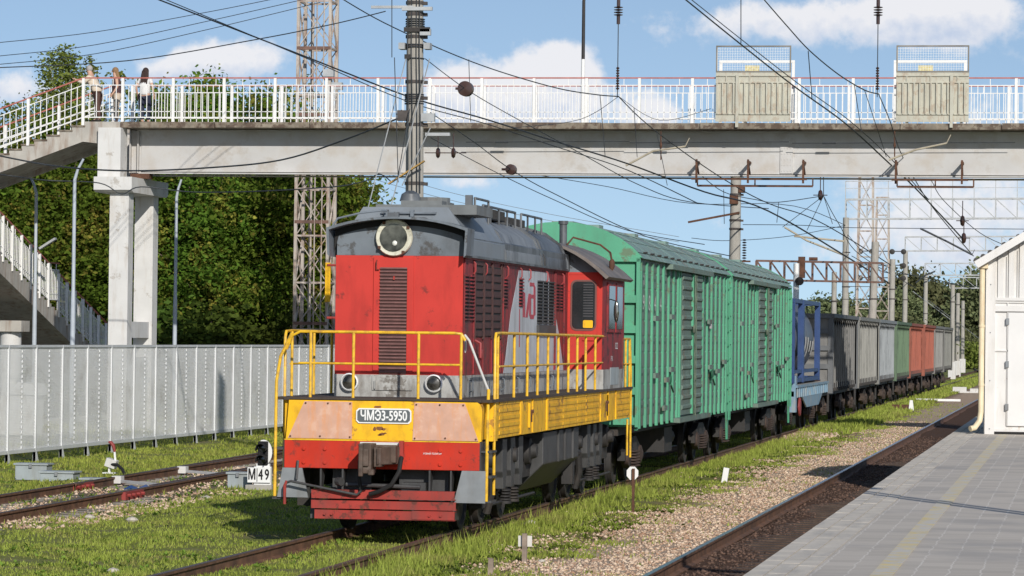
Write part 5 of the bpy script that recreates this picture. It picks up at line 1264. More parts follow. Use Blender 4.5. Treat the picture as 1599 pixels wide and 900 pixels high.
p = sight(1376, 540, 280); lt = lattice('white lattice tower far behind the gondolas with a small round top, right one of two', p.x, 280, -.5, 14.2, 1.4, .9, towm, 1.9, bar=.07)
mb = MB()
for z in (8.3,9.3,10.4): mb.box(-1.9,1.9,-.1,.1,z,z+.07); [mb.lathe([(.05,-.2),(.22,-.15),(.22,.0),(.05,.1)],(q,-.2,z),'y',12) for q in (-1.7,-.8,.8,1.7)]
mb.build('loudspeaker', dark, lt)
def truss(label, a, b, h, m, n=10, bar=.09, dpt=.5, top=0):
    """box girder truss from a to b"""
    a = Vector(a); b = Vector(b); r = thing('truss_gantry', label, 'gantry', tuple(a)); b = b-a; a = Vector((0,0,0))
    mb = MB()
    for dy in (0, dpt):
        o = Vector((0,dy,0)); mb.bar(a+o, b+o, bar, bar); mb.bar(a+o+Vector((0,0,h)), b+o+Vector((0,0,h)), bar, bar)
    for i in range(n+1):
        q = a.lerp(b, i/n)
        for dy in (0, dpt): mb.bar(q+Vector((0,dy,0)), q+Vector((0,dy,h)), bar*.7, bar*.7)
        mb.bar(q, q+Vector((0,dpt,0)), bar*.6, bar*.6)
        if i < n:
            q2 = a.lerp(b, (i+1)/n)
            for dy in (0, dpt): mb.bar(q+Vector((0,dy,h)), q2+Vector((0,dy,0)), bar*.6, bar*.5)
    mb.build('truss', m, r)
    if top:
        mb = MB()
        for i in range(n+1): q = a.lerp(b, i/n)+Vector((0,0,h)); mb.bar(q, q+Vector((0,0,top)), .05, .05)
        mb.bar(a+Vector((0,0,h+top)), b+Vector((0,0,h+top)), .05, .05); mb.bar(a+Vector((0,0,h+top*.6)), b+Vector((0,0,h+top*.6)), .035, .035); mb.build('walkway_railing', m, r)
    return r
gm_ = galv
a = sight(1320,342,225.4); truss('nearest grey truss gantry crossing above the gondolas, with a walkway rail', a, a+Vector((19,0,.2)), 1.25, gm_, 14, .10, .7, 1.15)
a = sight(1413,392,290); truss('second grey truss gantry, smaller, behind the nearest one', a, a+Vector((17,0,.2)), 1.15, gm_, 13, .10, .6)
a = sight(1444,430,330); truss('third grey truss gantry far behind above the red gondolas', a, a+Vector((17,0,.2)), 1.1, gm_, 12, .10, .6)
a = sight(1483,450,400); truss('farthest thin grey truss gantry near the hut roof', a, a+Vector((15,0,.1)), 1.2, gm_, 10, .10, .6)
a = sight(1180,437,165.5); b = sight(1378,441,165.5); tr = truss('rusty brown truss gantry behind the end of the second boxcar', a, b, .90, towr, 9, .085, .6)
MB().box(2.0,2.3,-.1,.3,.1,1.1).cyl((2.5,0,1.0),(2.9,0,1.0),.08,8).build('motor_box', rust, tr)
mb = MB().box(4.1,4.13,-.5,-.47,-.9,.2).box(5.4,5.43,-.5,-.47,-.9,.2).box(4.1,5.43,-.5,-.47,-.9,-.87).box(4.1,5.43,-.5,-.47,-.3,-.27).box(4.7,4.73,-.5,-.47,-.9,.6); mb.build('hanging_cage', dark, tr)
# white signal mast beside the last green boxcar
p = sight(1243, 470, 118); sg = thing('signal_mast', 'white signal post rising between the boxcar and the tank container', 'signal', (p.x, 118, -.3))
MB().cyl((0,0,0),(0,0,5.65),.10,10).build('post', white, sg, True); MB().lathe([(.02,-.25),(.14,-.2),(.14,0),(.02,.05)],(.12,-.05,5.05),'y',14).build('lamp_head', black, sg, True)
# street lamps
def street_lamp(label, px, py, Y, h0, arm, m=lampm, side=1):
    p = sight(px, py, Y); r = thing('street_lamp', label, 'street lamp', (p.x, Y, -.3)); z = p.z+.3
    MB().tube([(0,0,0),(0,0,z*.5),(0,0,z*.55),(0,0,z-.35),(arm*.35,0,z-.05),(arm,0,z+.25)], [.075,.07,.055,.05,.04,.035], 10).build('post', m, r, True)
    return r, z
r1, z = street_lamp('nearer grey street lamp post by the lower stairs, passing the bridge stringer', 117, 262, 97, 0, .25)
r2, z = street_lamp('thin grey street lamp post at the far left behind the stairs', 57, 285, 109, 0, -.25)
lm = MB().box(.0,.62,-.1,.1,0,.07,rot=Matrix.Rotation(R(-32),3,'Y'),piv=(0,0,0)); o = lm.build('lamp_head', galv, r2); q = sight(63,390,109); o.location = (q.x-r2.location.x, 0, q.z+.3)
r3, z = street_lamp('grey street lamp post right of the white bridge pier', 276, 292, 115, 0, .16)
p = sight(913, 185, 108.5); bl = thing('street_lamp', 'lamp post with a dark upper half standing on the footbridge deck', 'street lamp', (p.x, 108.0, 9.2))
MB().cyl((0,0,0),(0,0,2.2),.06,10).build('post', white, bl, True); MB().tube([(0,0,2.2),(0,0,4.0),(.05,0,4.5),(-.1,0,5.5)],[.055,.05,.03,.025],8).build('upper_post', dark, bl, True)

# ------------------------------------------------------------------ overhead wires
def smoothpts(pts, n=6):
    out = []; P_ = [pts[0]]+pts+[pts[-1]]
    for i in range(1, len(P_)-2):
        for k in range(n):
            t_ = k/n; a, b, c, d = P_[i-1], P_[i], P_[i+1], P_[i+2]
            out.append(.5*((2*b)+(c-a)*t_+(2*a-5*b+4*c-d)*t_*t_+(3*b-a-3*c+d)*t_**3))
    return out+[pts[-1]]
def wire(label, pts, t_=1.6, m=wirem, name='overhead_wire', cat='wire', group='overhead wires', extra=None, smooth=True):
    ps = [sight(*p) for p in pts]; q = smoothpts(ps) if smooth and len(ps) > 2 else ps
    rs = [max(.004, t_*p.y/FPX/2) for p in q]
    mb = MB().tube(q, rs, 5)
    for (p, s) in (extra or []):
        pa, pb = sight(*p), sight(*s); mb.tube([pa, pb], .5*max(1.0,t_*.6)*pa.y/FPX, 4)
    o = mb.build(name, m); tag(o, label, cat, group); return o
W = wire
W('thick double wire running from the upper left past the mast and under the bridge', [(238,-4,62),(470,86,74),(640,152,82),(760,187,88),(870,222,94),(980,256,101),(1100,300,112),(1200,330,125),(1320,400,170),(1400,450,240)], 2.6)
W('lower strand of the double wire past the mast', [(250,-4,62),(480,92,74),(640,160,82),(760,194,88),(870,230,94),(980,266,101),(1090,318,112)], 1.6)
W('carrying wire sagging from the top left to the hanging insulator in the middle', [(530,-4,70),(600,36,76),(700,82,84),(780,112,90),(870,138,94),(930,148,95),(966,151,96)], 1.9, extra=[((732,93,86),(735,190,86)),((937,149,95),(945,245,95))])
W('wire from the middle insulator running down under the bridge to the right', [(966,151,96),(1000,185,98),(1050,225,101),(1130,280,106),(1200,318,120),(1290,352,150),(1400,420,230)], 1.7, extra=[((1025,205,99),(1042,290,99)),((990,168,97),(995,246,97))])
W('thin wire fanning left from the middle insulator', [(966,151,96),(905,187,94),(800,200,92)], 1.0, wirem)
W('thin wire fanning right from the middle insulator', [(966,151,96),(1030,188,97),(1110,170,98)], .9)
W('thick pair of wires crossing the left safety screen', [(1066,-4,62),(1160,72,74),(1240,135,86),(1320,193,96),(1385,252,104),(1440,305,125),(1505,375,190)], 2.4, extra=[((1157,68,74),(1157,-5,74)),((1262,80,84),(1268,155,90))])
W('second strand of the pair crossing the left safety screen', [(1075,-4,62),(1168,70,74),(1248,132,86),(1328,190,96),(1392,249,104),(1450,312,125)], 1.5)
W('carrying wire sagging to the hanging insulator above the right track', [(1190,-4,72),(1230,42,80),(1265,80,86),(1310,117,92),(1350,141,95),(1372,147,96)], 2.0, extra=[((1334,133,94),(1345,205,94)),((1350,141,95),(1384,245,100))])
W('wire dropping steeply from the right insulator under the bridge', [(1372,147,96),(1390,190,100),(1405,235,104),(1430,283,115),(1465,335,150),(1520,400,240)], 1.6)
W('highest of the thin cables crossing the top left corner', [(-4,67,80),(150,50,88),(330,18,96),(440,-4,100)], 1.2)
W('second thin cable crossing the top left corner', [(-4,88,80),(150,70,88),(330,32,96),(480,-2,100)], 1.2)
W('third thin cable crossing the top left corner', [(-4,101,80),(150,84,88),(330,45,96),(500,4,100)], 1.2)
W('lowest cable of the top left corner, ending at the mast arm', [(-4,106,80),(200,95,80),(400,62,78),(520,38,77),(602,18,76.4)], 1.8)
W('black twisted cable hanging across the bridge pier and girder to the mast', [(-4,243,90),(90,260,90),(200,267,88),(330,262,86),(440,250,82),(540,218,78),(622,185,76.4)], 2.8)
W('loose black cable drooping in front of the pier cap', [(-4,272,95),(25,276,95),(75,282,97),(155,286,97),(190,303,97),(220,292,97),(300,300,97),(400,299,95),(520,292,90),(570,283,84),(592,272,80),(612,285,77)], 2.0)
W('wire from the mast through the big round insulator down to the right', [(664,92,77),(727,139,80),(800,182,84),(900,236,92),(1000,290,104),(1080,316,120),(1200,326,150)], 1.4)
W('wire from the mast through the lower round insulator towards the boxcar roof', [(672,176,77),(740,222,81),(798,265,86),(870,305,92),(1010,370,103),(1140,400,120)], 1.5)
W('lowest wire from the mast running down to the boxcar roof', [(672,215,77),(760,262,83),(860,310,92),(980,360,103),(1100,382,118)], 1.3)
W('slack wire under the girder from the mast to the far masts', [(830,272,110),(950,292,118),(1080,318,128),(1240,322,150),(1320,352,225)], 1.1)
W('long faint cable below the bridge from the left', [(555,255,125),(700,300,140),(860,335,150),(1060,370,165)], .8, wirel)
W('lower faint cable below the bridge from the left', [(555,272,125),(700,312,140),(860,345,150),(1060,378,165)], .8, wirel)
W('wire hanging between the middle mast and the cross-span knot', [(1090,270,112),(1130,300,118),(1180,312,122),(1216,316,130),(1286,306,150)], 1.3, extra=[((1130,296,118),(1131,350,118)),((1216,316,130),(1213,348,130))])
W('wire spreading right from the cross-span knot under the bridge', [(1286,306,150),(1310,350,180),(1345,400,240),(1430,450,300)], 1.2, extra=[((1286,306,150),(1222,355,150)),((1286,306,150),(1260,360,150)),((1286,306,150),(1300,350,150))])
W('rod from the girder down to the cross-span knot', [(1286,272,150),(1286,306,150)], 1.4)
W('near level cable strung from the middle mast to the hut side', [(1160,351,123),(1250,352,150),(1340,356,180),(1600,358,225)], 1.1)
W('cable crossing behind the boxcar roof from the left', [(1080,372,125),(1140,376,135),(1240,368,160),(1320,352,225)], 1.0)
W('slack wire between the nearest gantry and the hut roof', [(1330,400,200),(1380,425,220),(1440,432,240),(1520,452,280)], 1.2)
W('sloping wire below the nearest gantry', [(1322,365,225),(1370,410,225),(1460,440,260),(1530,448,300)], 1.0)
W('wire running down right of the right safety frame', [(1455,283,115),(1480,320,135),(1540,370,200),(1600,395,260)], 1.2)
W('faint slanting stay wire beyond the red gondolas', [(1425,455,300),(1485,500,300)], 1.2, wirel)
W('second faint slanting stay wire near the three white footed masts', [(1450,470,300),(1530,530,330)], 1.2, wirel)
for i, (a, b, lb) in enumerate([((634,92,76.2),(573,332,75),'pale guy wire from the mast down to the left of the locomotive roof'),((671,92,76.2),(610,325,75),'pale guy wire crossing the mast down to the locomotive roof'),((640,170,76.2),(620,285,75.6),'short guy wire beside the winch'),
        ((612,-4,75.5),(612,90,75.6),'upper vertical cable left of the mast'),((616,90,75.6),(622,285,75.6),'lower vertical cable left of the mast'),((672,200,76),(628,290,75.6),'pale stay crossing the board on the mast')]):
    W(lb, [a, b], 1.9 if i in (0,1,5) else 1.5, wirel if i in (0,1,5) else wirem)
# insulators
def disc_ins(mb, top, n, r_, st=.06):
    for i in range(n): mb.lathe([(.02,0),(r_,-st*.35),(r_*.9,-st*.6),(.02,-st*.9)], top-Vector((0,0,i*st)), n=12)
for (px, Y, lb) in ((966,96,'hanging insulator rod in the middle over the left track'),(1371.5,96,'hanging insulator rod over the right track, left of the right screen')):
    a = sight(px, -6, Y); r = thing('insulator_rod', lb, 'insulator', tuple(a))
    zt = lambda py: sight(px, py, Y).z-a.z
    mb = MB(); disc_ins(mb, Vector((0,0,zt(10))), 4, .13, .07); mb.cyl((0,0,0),(0,0,zt(10)),.05,8).cyl((0,0,zt(22)),(0,0,zt(38)),.05,8); mb.build('upper_insulator', insm, r, True)
    MB().cyl((0,0,zt(38)),(0,0,zt(152)),.014,6).build('rod', wirem, r)
    mb = MB(); disc_ins(mb, Vector((0,0,zt(105))), 9, .05, .07); mb.build('lower_insulator', insm, r, True)
for (px, py, Y, r_, lb) in ((727,139,80,.175,'big round brown insulator on the wire right of the mast'),(798,265,86,.13,'smaller round brown insulator in front of the girder bottom')):
    p = sight(px, py, Y); mb = MB(); 
    for k in range(4): mb.lathe([(.03,-.12+k*.07),(r_,-.10+k*.07),(r_,-.07+k*.07),(.03,-.05+k*.07)], p, 'y', 20)
    mb.cyl(p+Vector((-.22,-.1,.0)), p+Vector((.1,0,0)), .03, 8)
    tag(mb.build('insulator', insm, smooth=True), lb, 'insulator')
for (px, py, Y, lb) in ((684,239,77,'small round insulator just right of the mast in front of the girder'),(708,239,79,'ring shaped strain insulator in front of the girder right of the mast'),(1281,305,150,'small insulator at the cross-span knot'),(1505,372,170,'black insulator cluster hanging left of the hut roof'),(1503,345,170,'upper black insulator above the cluster by the hut')):
    p = sight(px, py, Y); mb = MB().ball(p, (.06*Y/80,.06*Y/80,.13*Y/80), 8).lathe([(.03,-.05),(.10*Y/80,-.03),(.10*Y/80,.03),(.03,.05)], p, 'x', 12); mb.cyl(p-Vector((.3,0,0)), p+Vector((.3,0,0)), .012*Y/80, 6); mb.cyl(p, p+Vector((0,0,.45*Y/80)), .012*Y/80, 6)
    tag(mb.build('insulator', insm, smooth=True), lb, 'insulator')
# registration arms hanging from the wires
def arm(label, pts, Y, t_=3.2, m=None):
    ps = [sight(px, py, Y) for px, py in pts]; mb = MB().tube(ps, t_*Y/FPX/2, 8); mb.tube([ps[-1], ps[-1]+Vector((.12,0,.25))], .015, 6)
    tag(mb.build('registration_arm', m or mat('arm_cream',(.40,.35,.26),.7,var=.2,scale=5), smooth=True), label, 'wire arm')
arm('cream steady arm in front of the girder left of the guard frame', [(977,259),(1020,236),(1070,229)], 102)
arm('cream steady arm in front of the girder right of the right insulator', [(1388,250),(1430,234),(1478,224)], 102)
arm('long brown arm sloping down to the nearest truss mast', [(1225,355),(1260,376),(1316,398)], 190, 3)
arm('straight brown arm below the long sloping one', [(1240,369),(1290,374),(1318,377)], 190, 3)
arm('dark arm sloping towards the black insulator cluster', [(1437,357),(1480,378),(1518,398)], 170, 3, wirem)
arm('dark bent arm on the mast behind the red gondolas', [(1430,442),(1445,430),(1460,424)], 328, 2.4, wirem)
for (px, lb) in ((1032,'small hook hanging on the girder above the left steady arm'),(1397,'small hook hanging on the girder above the right steady arm')):
    p = sight(px, 205, 103); q = sight(px, 250, 103); mb = MB().tube([p, (p+q)/2, q], .02, 6).ball((p+q)/2, (.04,.04,.1), 8); tag(mb.build('wire_hanger', rust), lb, 'wire hanger')
# ------------------------------------------------------------------ small things on the ground
def sm_text(body, size, m, name, par, x, y, z, xs=1, bold=0): return text(body, size, m, name, par, lambda u, v: (x+u, y, z+v), xs=xs, bold=bold)
ds = thing('dwarf_signal', 'black two lamp dwarf signal with a white board reading М49', 'signal', (-15.07, 64.2, -.15)); ds.scale = (.70,.70,.70)
MB().box(-.42,.30,-.22,.25,-.05,.14).build('concrete_foot', conc, ds, bevel=.02)
MB().box(-.22,.24,-.05,.10,.14,.62).box(-.16,.2,-.04,.06,.62,.70).build('support', white, ds)
MB().prism([(.10+.0*1,.70)]+[(.02+.24*math.cos(a), 1.00+.34*math.sin(a)) for a in np.linspace(-1.2,1.9,12)]+[(-.12,.70)],'y',-.02,.02).build('back_board', white, ds)
hd = MB().box(-.12,.16,-.10,-.02,.66,1.30).build('lamp_housing', black, ds, bevel=.03)
for z in (1.12,.82):
    mb = MB(); n = 10
    for (r0_, sgn) in ((.155,1),):
        vs_ = []; 
        for i in range(n+1):
            a = R(-15)+R(210)*i/n
            for yy in (-.10,-.38+.10*abs(math.cos(a))*0): vs_.append((.02+r0_*math.cos(a)*.95, yy, z+r0_*math.sin(a)-(.03 if yy < -.2 else 0)))
        mb.add(vs_, [(2*i,2*i+1,2*i+3,2*i+2) for i in range(n)])
    v_ = mb.build('visor', black, hd, True); so = v_.modifiers.new('thick','SOLIDIFY'); so.thickness = .012
    MB().lathe([(.12,.0),(.11,-.02),(.01,-.035)],(.02,-.105,z),'y',16).build('lens', glass, hd, True)
bo = MB().box(-.38,.24,-.12,-.09,.20,.60).build('number_board', white, ds)
for c, x in (('М',-.24),('4',.0),('9',.17)): sm_text(c, .40, black, 'lettering', bo, x-.02, -.124, .40, bold=.008, xs=.62)
mb = MB().box(-.13,-.11,-.125,-.12,.22,.58); mb.build('board_edge', black, bo)
def cabinet(label, x, y, z, w_, d_, h_, m=boxgrey, rot=0):
    r = thing('relay_box', label, 'box', (x, y, z), rot)
    MB().box(-w_/2,w_/2,-d_/2,d_/2,0,h_).build('body', m, r, bevel=.01); MB().box(-w_/2-.03,w_/2+.03,-d_/2-.03,d_/2+.03,h_,h_+.04).build('lid', m, r, bevel=.008)
    MB().box(-.03,.03,-d_/2-.05,-d_/2-.03,h_-.05,h_+.03).box(-w_/2,-w_/2+.05,-d_/2+.02,-d_/2+.1,-.12,0).box(w_/2-.05,w_/2,-d_/2+.02,-d_/2+.1,-.12,0).build('hasp', steelp, r); return r
cabinet('grey cable box with a lid beside the М49 signal', -15.62, 64.7, -.18, .40, .35, .30)
cabinet('taller grey box with a lid at the foot of the fence, far left', -20.95, 69.0, -.25, .66, .4, .30)
cabinet('flat grey box right of the taller one by the fence', -20.1, 68.0, -.28, .68, .5, .22)
cabinet('low grey slab shaped box just behind the turnout rail', -19.25, 67.5, -.30, .45, .4, .14)
pv = thing('point_lever', 'white point lever with a red tipped handle and black hose beside the turnout', 'point lever', (-20.05, 71.5, -.24)); pv.scale = (.56,.56,.56)
MB().box(-.15,.25,-.2,.2,.30,.62,rot=Matrix.Rotation(R(18),3,'Y')).build('box', concw, pv, bevel=.01)
MB().bar((.25,-.1,.3),(.18,-.1,.95),.07,.03).box(-.25,.22,-.2,.2,.08,.12).box(.16,.2,-.2,-.1,-.1,.12).box(-.05,.0,-.1,.1,.1,.4).build('lever', white, pv)
MB().tube([(.19,-.1,.90),(.14,-.12,1.12),(.05,-.14,1.24),(-.04,-.14,1.26)],[.05,.07,.07,.035],8).build('grip', signred, pv, True)
MB().tube([(.1,-.15,.42),(.35,-.3,.42),(.62,-.6,.28),(.95,-1.2,-.02)],.06,10).build('hose', black, pv, True)
# small sign posts between the tracks
m1 = thing('track_marker', 'thin rusty post with a white eight sided plate in the grass beside the locomotive', 'marker', (-7.39, 58.6, -.16))
MB().box(-.022,.022,-.022,.022,-.1,.74).build('post', rust, m1)
MB().prism([(.105*math.cos(R(22.5+45*i))-.02,.66+.12*math.sin(R(22.5+45*i))) for i in range(8)],'y',.026,.045).build('plate', white, m1)
m2 = thing('track_marker', 'short grey wooden peg with a small white plate in the foreground gravel', 'marker', (-7.08, 45.0, -.14))
MB().box(-.03,.03,-.03,.03,-.1,.36).build('post', mat('old_wood',(.28,.22,.17),.9,var=.3,scale=8), m2); MB().box(-.09,.09,.031,.045,.19,.33).build('plate', mat('plate_white_dull',(.62,.60,.55),.7), m2)
m3 = MB().prism([(-.035,-.1),(.035,-.1),(.03,.16),(-.025,.17)],'y',-.03,.03).build('wooden_stub', mat('old_wood',(.28,.22,.17))); m3.location = (-7.12,42.6,-.12); tag(m3,'broken wooden stub sticking out of the gravel at the bottom edge','stub')
m4 = MB().box(-.055,.055,-.05,.05,-.1,.32,rot=Matrix.Rotation(R(9),3,'Y')).build('white_peg', white); m4.location = (-7.12,71.3,-.16); tag(m4,'leaning white concrete peg in the grass beside the first boxcar','peg')
m5 = MB().prism([(-.12,-.1),(.12,-.1),(.06,.42),(-.06,.42)],'y',-.08,.08).build('white_peg', white); m5.location = (-7.1,150,-.12); tag(m5,'tiny pointed white peg in the grass beside the red gondolas','peg')
for (x, lb) in ((-7.75,'left one of two small rusty plates low in the grass beside the far gondolas'),(-7.35,'right one of two small rusty plates low in the grass beside the far gondolas')):
    o = MB().box(-.16,.16,-.02,.02,.06,.26).box(-.02,.02,-.02,.02,-.05,.06).build('low_marker', rust); o.location = (x,150,-.15); tag(o, lb, 'marker')
o = MB().box(-.9,-.1,-.3,.3,0,.30).box(.1,.9,-.25,.3,0,.22).box(-1.0,1.0,-.35,.35,-.1,.05).build('concrete_slab', concw, bevel=.02); o.location = (-6.5,207,-.12); tag(o,'pale concrete trough lying in the grass left of the hut','concrete trough')
o = MB().box(-1.1,1.1,-.2,.2,-.05,.06).build('white_beam', white); o.location = (-7.0,176,-.1); tag(o,'long white beam lying flat in the grass beyond the two rusty plates','beam')
random.seed(11)
stn = mat('loose_stone',(.46,.42,.36),.9,var=.2,scale=5)
for (px, py, r_, lb) in ((140,808,.09,'pale stone lying in the grass left of the others, below the turnout'),(206,812,.10,'rounded pale stone in the grass, middle of three below the turnout'),(322,780,.13,'flat yellowish stone in the grass near the sleepers'),(177,892,.08,'pale stone at the bottom edge of the lawn'),(829,817,.10,'pale stone in the grass right of the locomotive'),(846,877,.06,'small white stone right of the wooden peg')):
    d = fw + rt2*((px-799.5)/FPX) - up2*((py-450)/FPX); t_ = (-.14-CAMH)/d.z; p = Vector((0,0,CAMH))+d*t_
    mb = MB().ball((0,0,0),(r_,r_*.8,r_*.5),8); mb.v = [tuple(c*random.uniform(.85,1.15) for c in v) for v in mb.v]; o = mb.build('stone', stn); o.location = p; tag(o, lb, 'stone')
o = MB().tube([(0,0,0),(.15,.02,.05),(.3,-.03,.02),(.42,.05,.06),(.55,0,.01)],[.03,.06,.04,.07,.02],6).build('crumpled_bottle', blue, smooth=True); o.location = (-17.5,63.3,-.17); tag(o,'crumpled blue plastic litter lying between the turnout rails','litter')
# spoil heap
x = -8.2+rng.normal(0,.30,1500)*1.0; y = 108+rng.normal(0,3.0,1500); stones('spoil_heap', x, y, .05+.05*rng.random(1500), smg)
# lamp posts outside the picture whose shadows cross the platform
for i, (x, y) in enumerate(((1.4,31.0),(2.2,29.6))):
    r = thing('street_lamp', ('nearer' if i else 'farther')+' platform lamp post out of the picture on the right', 'street lamp', (x, y, PZ)); MB().tube([(0,0,0),(0,0,5.6)],[.06,.05],10).build('post', lampm, r, True); MB().box(-.5,.5,-.15,.15,5.6,5.7).build('lamp_head', lampm, r)

# ------------------------------------------------------------------ trees
leaf_maple = leafmat('maple_leaves', (.062,.125,.016), (.155,.215,.032), .45, .35, (.40,.30,.07))
leaf_dark = leafmat('dark_leaves', (.05,.09,.015), (.10,.14,.03), .3, .35)
leaf_birch = leafmat('birch_leaves', (.12,.18,.035), (.25,.28,.07), .35, .4)
leaf_far = leafmat('hazed_far_leaves', (.12,.15,.07), (.20,.21,.10), .3, .2)  # greens paled to put distance haze into the leaf colour
def crown(name, parent, H, Rr, z0, nclump, per, ls, m, seed, droop=0, spread=.55):
    g_ = np.random.default_rng(seed); cs = []
    while len(cs) < nclump:
        u = g_.normal(size=3); u /= np.linalg.norm(u); rr = g_.random()**.4
        hz = z0+(H-z0)*(.5+.5*u[2]*rr); lob = 1+.30*math.sin(3*math.atan2(u[1],u[0])+seed)+.2*math.sin(5*hz+seed)
        prof = math.sin(math.pi*min(1,max(0,(hz-z0)/(H-z0)))**.75)**.6
        c = np.array([u[0]*rr*Rr*lob, u[1]*rr*Rr*lob, hz]); c[:2] *= .35+.65*prof
        if g_.random() < .94: cs.append(c)
    cs = np.array(cs); n = nclump*per; C_ = np.repeat(cs, per, 0); sz = np.repeat(g_.uniform(.6,1.25,nclump), per)[:,None]
    off = g_.normal(size=(n,3))*spread*sz*np.array([1,1,.55]); 
    if droop: off[:,2] = -np.abs(g_.normal(size=n))*droop; off[:,:2] *= .35
    P_ = C_+off; a = g_.normal(size=(n,3)); a[:,2] *= .5; a /= np.linalg.norm(a,axis=1)[:,None]; b = np.cross(a, g_.normal(size=(n,3))); b /= np.linalg.norm(b,axis=1)[:,None]
    s1 = (ls*(.6+.8*g_.random(n)))[:,None]
    V = np.stack([P_-a*s1, P_+b*s1*.55, P_+a*s1, P_-b*s1*.55], 1).reshape(-1,3); F = np.arange(4*n).reshape(-1,4)
    o = numesh(name, V, F, m); o.parent = parent; return cs
def tree(label, x, y, H, Rr, z0, nclump=170, per=60, ls=.13, m=leaf_maple, seed=1, tm=bark, name='tree', group=None, droop=0, spread=.5, zb=-.35, tr=.16):
    r = thing(name, label, 'tree', (x, y, zb), 0, group)
    cs = crown('crown', r, H, Rr, z0, nclump, per, ls, m, seed, droop, spread)
    g_ = random.Random(seed); mb = MB().tube([(0,0,0),(.1,.05,H*.3),(-.05,.1,H*.6),(.05,0,H*.92)],[tr,tr*.75,tr*.5,tr*.12],8)
    for c in cs[::5]:
        z = min(c[2]*.75, H*.85); mb.tube([(0,0,z*.9),(c[0]*.5,c[1]*.5,(z+c[2])*.5),tuple(c)],[tr*.3,tr*.2,tr*.06],5)
    mb.build('trunk', tm, r, True); return r
T = lambda px, Y: sight(px, 400, Y).x
row = [(-40,126,10.2),(35,131,10.5),(95,127,10.8),(160,133,10.8),(215,128,10.6),(275,131,11.2),(335,127,11.6),(395,132,11.8),(450,127,11.2),(505,131,9.6)]
protos = []
desc = ['at the left edge behind the stairs','behind the upper part of the lower stairs','behind the nearer street lamp post','left of the white bridge pier','right behind the white bridge pier','behind the street lamp right of the pier','between the street lamp and the lattice tower','left of the lattice tower below the girder','behind the lattice tower','at the right end of the row, beside the locomotive hood']
for i, (px, Y, H) in enumerate(row):
    lb = 'leafy green maple '+desc[i]; x = T(px, Y); gr = 'maples behind the footbridge'
    if i < 4: protos.append((tree(lb, x, Y, H, 2.5, .6, 150, 250, .095, leaf_maple, 20+i, name='maple_tree', group=gr), H))
    else:
        p_, h_ = protos[i%4]; d = dup(p_, (x, Y, -.35), lb, rotz=i*1.3); d.scale = (1.0, 1.0, H/h_)
back = [(0,143,12.2,1),(70,147,13.0,0),(245,145,14.0,2),(330,147,15.2,3),(410,146,13.8,0),(455,141,12.8,1),(535,138,8.8,2)]
bd_ = ['far left','second from the left','above the railing right of the people','topmost above the railing','above the railing left of the tower','behind the tower','low beside the mast']
for i, (px, Y, H, k) in enumerate(back):
    p_, h_ = protos[k]; d = dup(p_, (T(px, Y), Y, -.35), 'taller back row tree, '+bd_[i], rotz=i*2.1+.7, group='back row trees behind the maples'); d.scale = (1.05,1.05,H/h_)
tree('tall drooping birch rising above the stairs at the left', T(92,150), 150, 16.4, 2.3, 4.5, 190, 130, .085, leaf_birch, 61, birchm, 'birch_tree', droop=1.0, spread=.7)
tree('slimmer birch right behind the leaning man', T(138,152), 152, 15.9, 1.2, 4.5, 85, 110, .085, leaf_birch, 62, birchm, 'birch_tree', droop=.7, spread=.4)
tree('thin pale sapling top between the two women on the bridge', T(188,146), 146, 14.6, .8, 5, 34, 55, .11, leaf_birch, 63, birchm, 'sapling', spread=.3)
tree('yellowish tree tip sticking out right of the lattice tower', T(548,129), 129, 9.2, 1.1, 5.2, 40, 40, .13, leaf_birch, 64, bark, 'sapling', spread=.35, tr=.08)
# bushes behind the fence
for i, (px, Y) in enumerate(((250,124),(330,122),(400,125),(455,123),(520,124))):
    tree(['dark low bush behind the fence right of the pier','dark low bush behind the fence, second from the pier','dark low bush behind the fence, third from the pier','dark low bush at the foot of the lattice tower','dark low bush behind the fence beside the locomotive'][i], T(px, Y), Y, 4.2, 1.7, .1, 60, 70, .15, leaf_dark, 70+i, bark, 'bush', 'low bushes behind the fence', spread=.5)
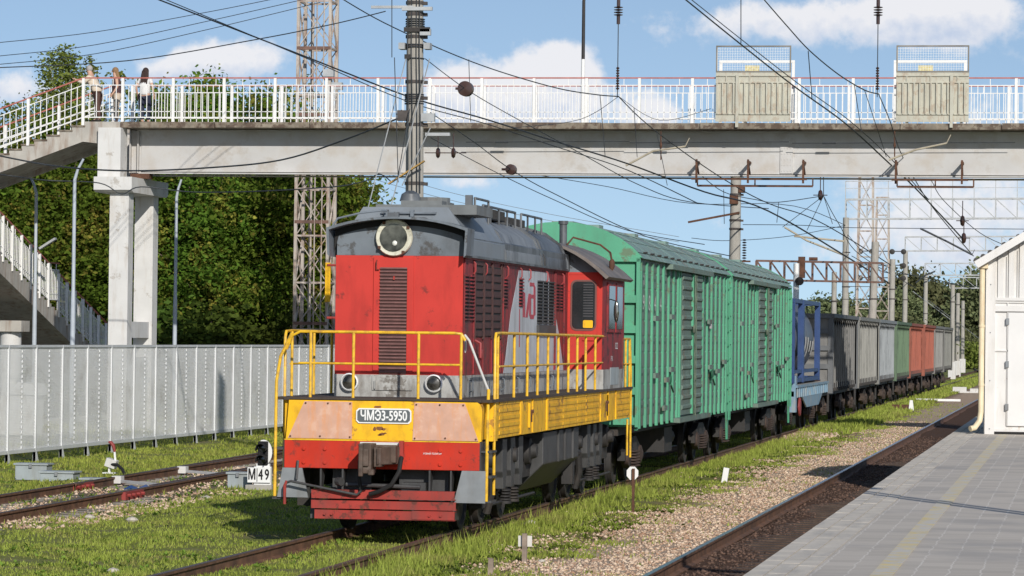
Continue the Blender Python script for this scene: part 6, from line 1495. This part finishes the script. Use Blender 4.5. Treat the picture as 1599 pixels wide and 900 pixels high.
# far trees on the right
far = [(1265,300,5.5,3.5),(1295,310,7.0,3.5),(1335,320,6.6,3.2),(1400,300,5.4,3.2),(1362,330,6.0,3.2),(1405,420,9.2,3.6),(1435,430,11.6,4.6),(1462,440,10.2,4),(1478,400,5.2,3),(1515,430,7.5,3.0),(1536,430,11.4,4.0),(1562,420,12.5,5)]
fl_ = ['low shrubby tree behind the near gondolas, leftmost','green tree just left of the first far lattice tower','yellow green tree behind the leaning concrete post','low green tree behind the green gondola','tree between the two far lattice towers','left lobe tree of the big grey green clump behind the red gondolas','tallest grey green tree behind the red gondolas','right lobe tree of the big grey green clump','low tree beyond the end of the train','small dark tree right of the three white footed masts','dark green tree at the left edge of the hut','dark tree mostly hidden behind the hut']
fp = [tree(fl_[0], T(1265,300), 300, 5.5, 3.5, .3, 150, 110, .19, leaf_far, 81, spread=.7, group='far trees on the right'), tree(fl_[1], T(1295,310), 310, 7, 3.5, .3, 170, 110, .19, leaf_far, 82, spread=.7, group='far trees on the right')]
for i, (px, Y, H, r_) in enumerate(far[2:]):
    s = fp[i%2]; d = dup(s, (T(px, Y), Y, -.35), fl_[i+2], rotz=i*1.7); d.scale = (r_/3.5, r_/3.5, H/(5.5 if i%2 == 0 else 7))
# hedge and far wood
n = 60000; x = rng.uniform(-330, 140, n); y = rng.uniform(560, 640, n); hh = 2.5+3*vnoise(x+400, y, 14, 41)+2*vnoise(x+400,y,4,42); z = rng.random(n)**.6*hh
P_ = np.stack([x, y, z], -1); a = rng.normal(size=(n,3)); b = rng.normal(size=(n,3)); V = np.stack([P_-a*.5, P_+b*.4, P_+a*.5, P_-b*.4], 1).reshape(-1,3)
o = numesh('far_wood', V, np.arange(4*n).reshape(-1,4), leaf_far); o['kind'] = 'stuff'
n = 14000; x = rng.uniform(-18, 6, n); y = rng.uniform(395, 410, n); z = rng.random(n)*(2.0+1.3*vnoise(x+40,y,3,43))
P_ = np.stack([x, y, z], -1); a = rng.normal(size=(n,3)); b = rng.normal(size=(n,3)); V = np.stack([P_-a*.15, P_+b*.12, P_+a*.15, P_-b*.12], 1).reshape(-1,3)
o = numesh('hedge', V, np.arange(4*n).reshape(-1,4), leaf_birch); o['kind'] = 'stuff'
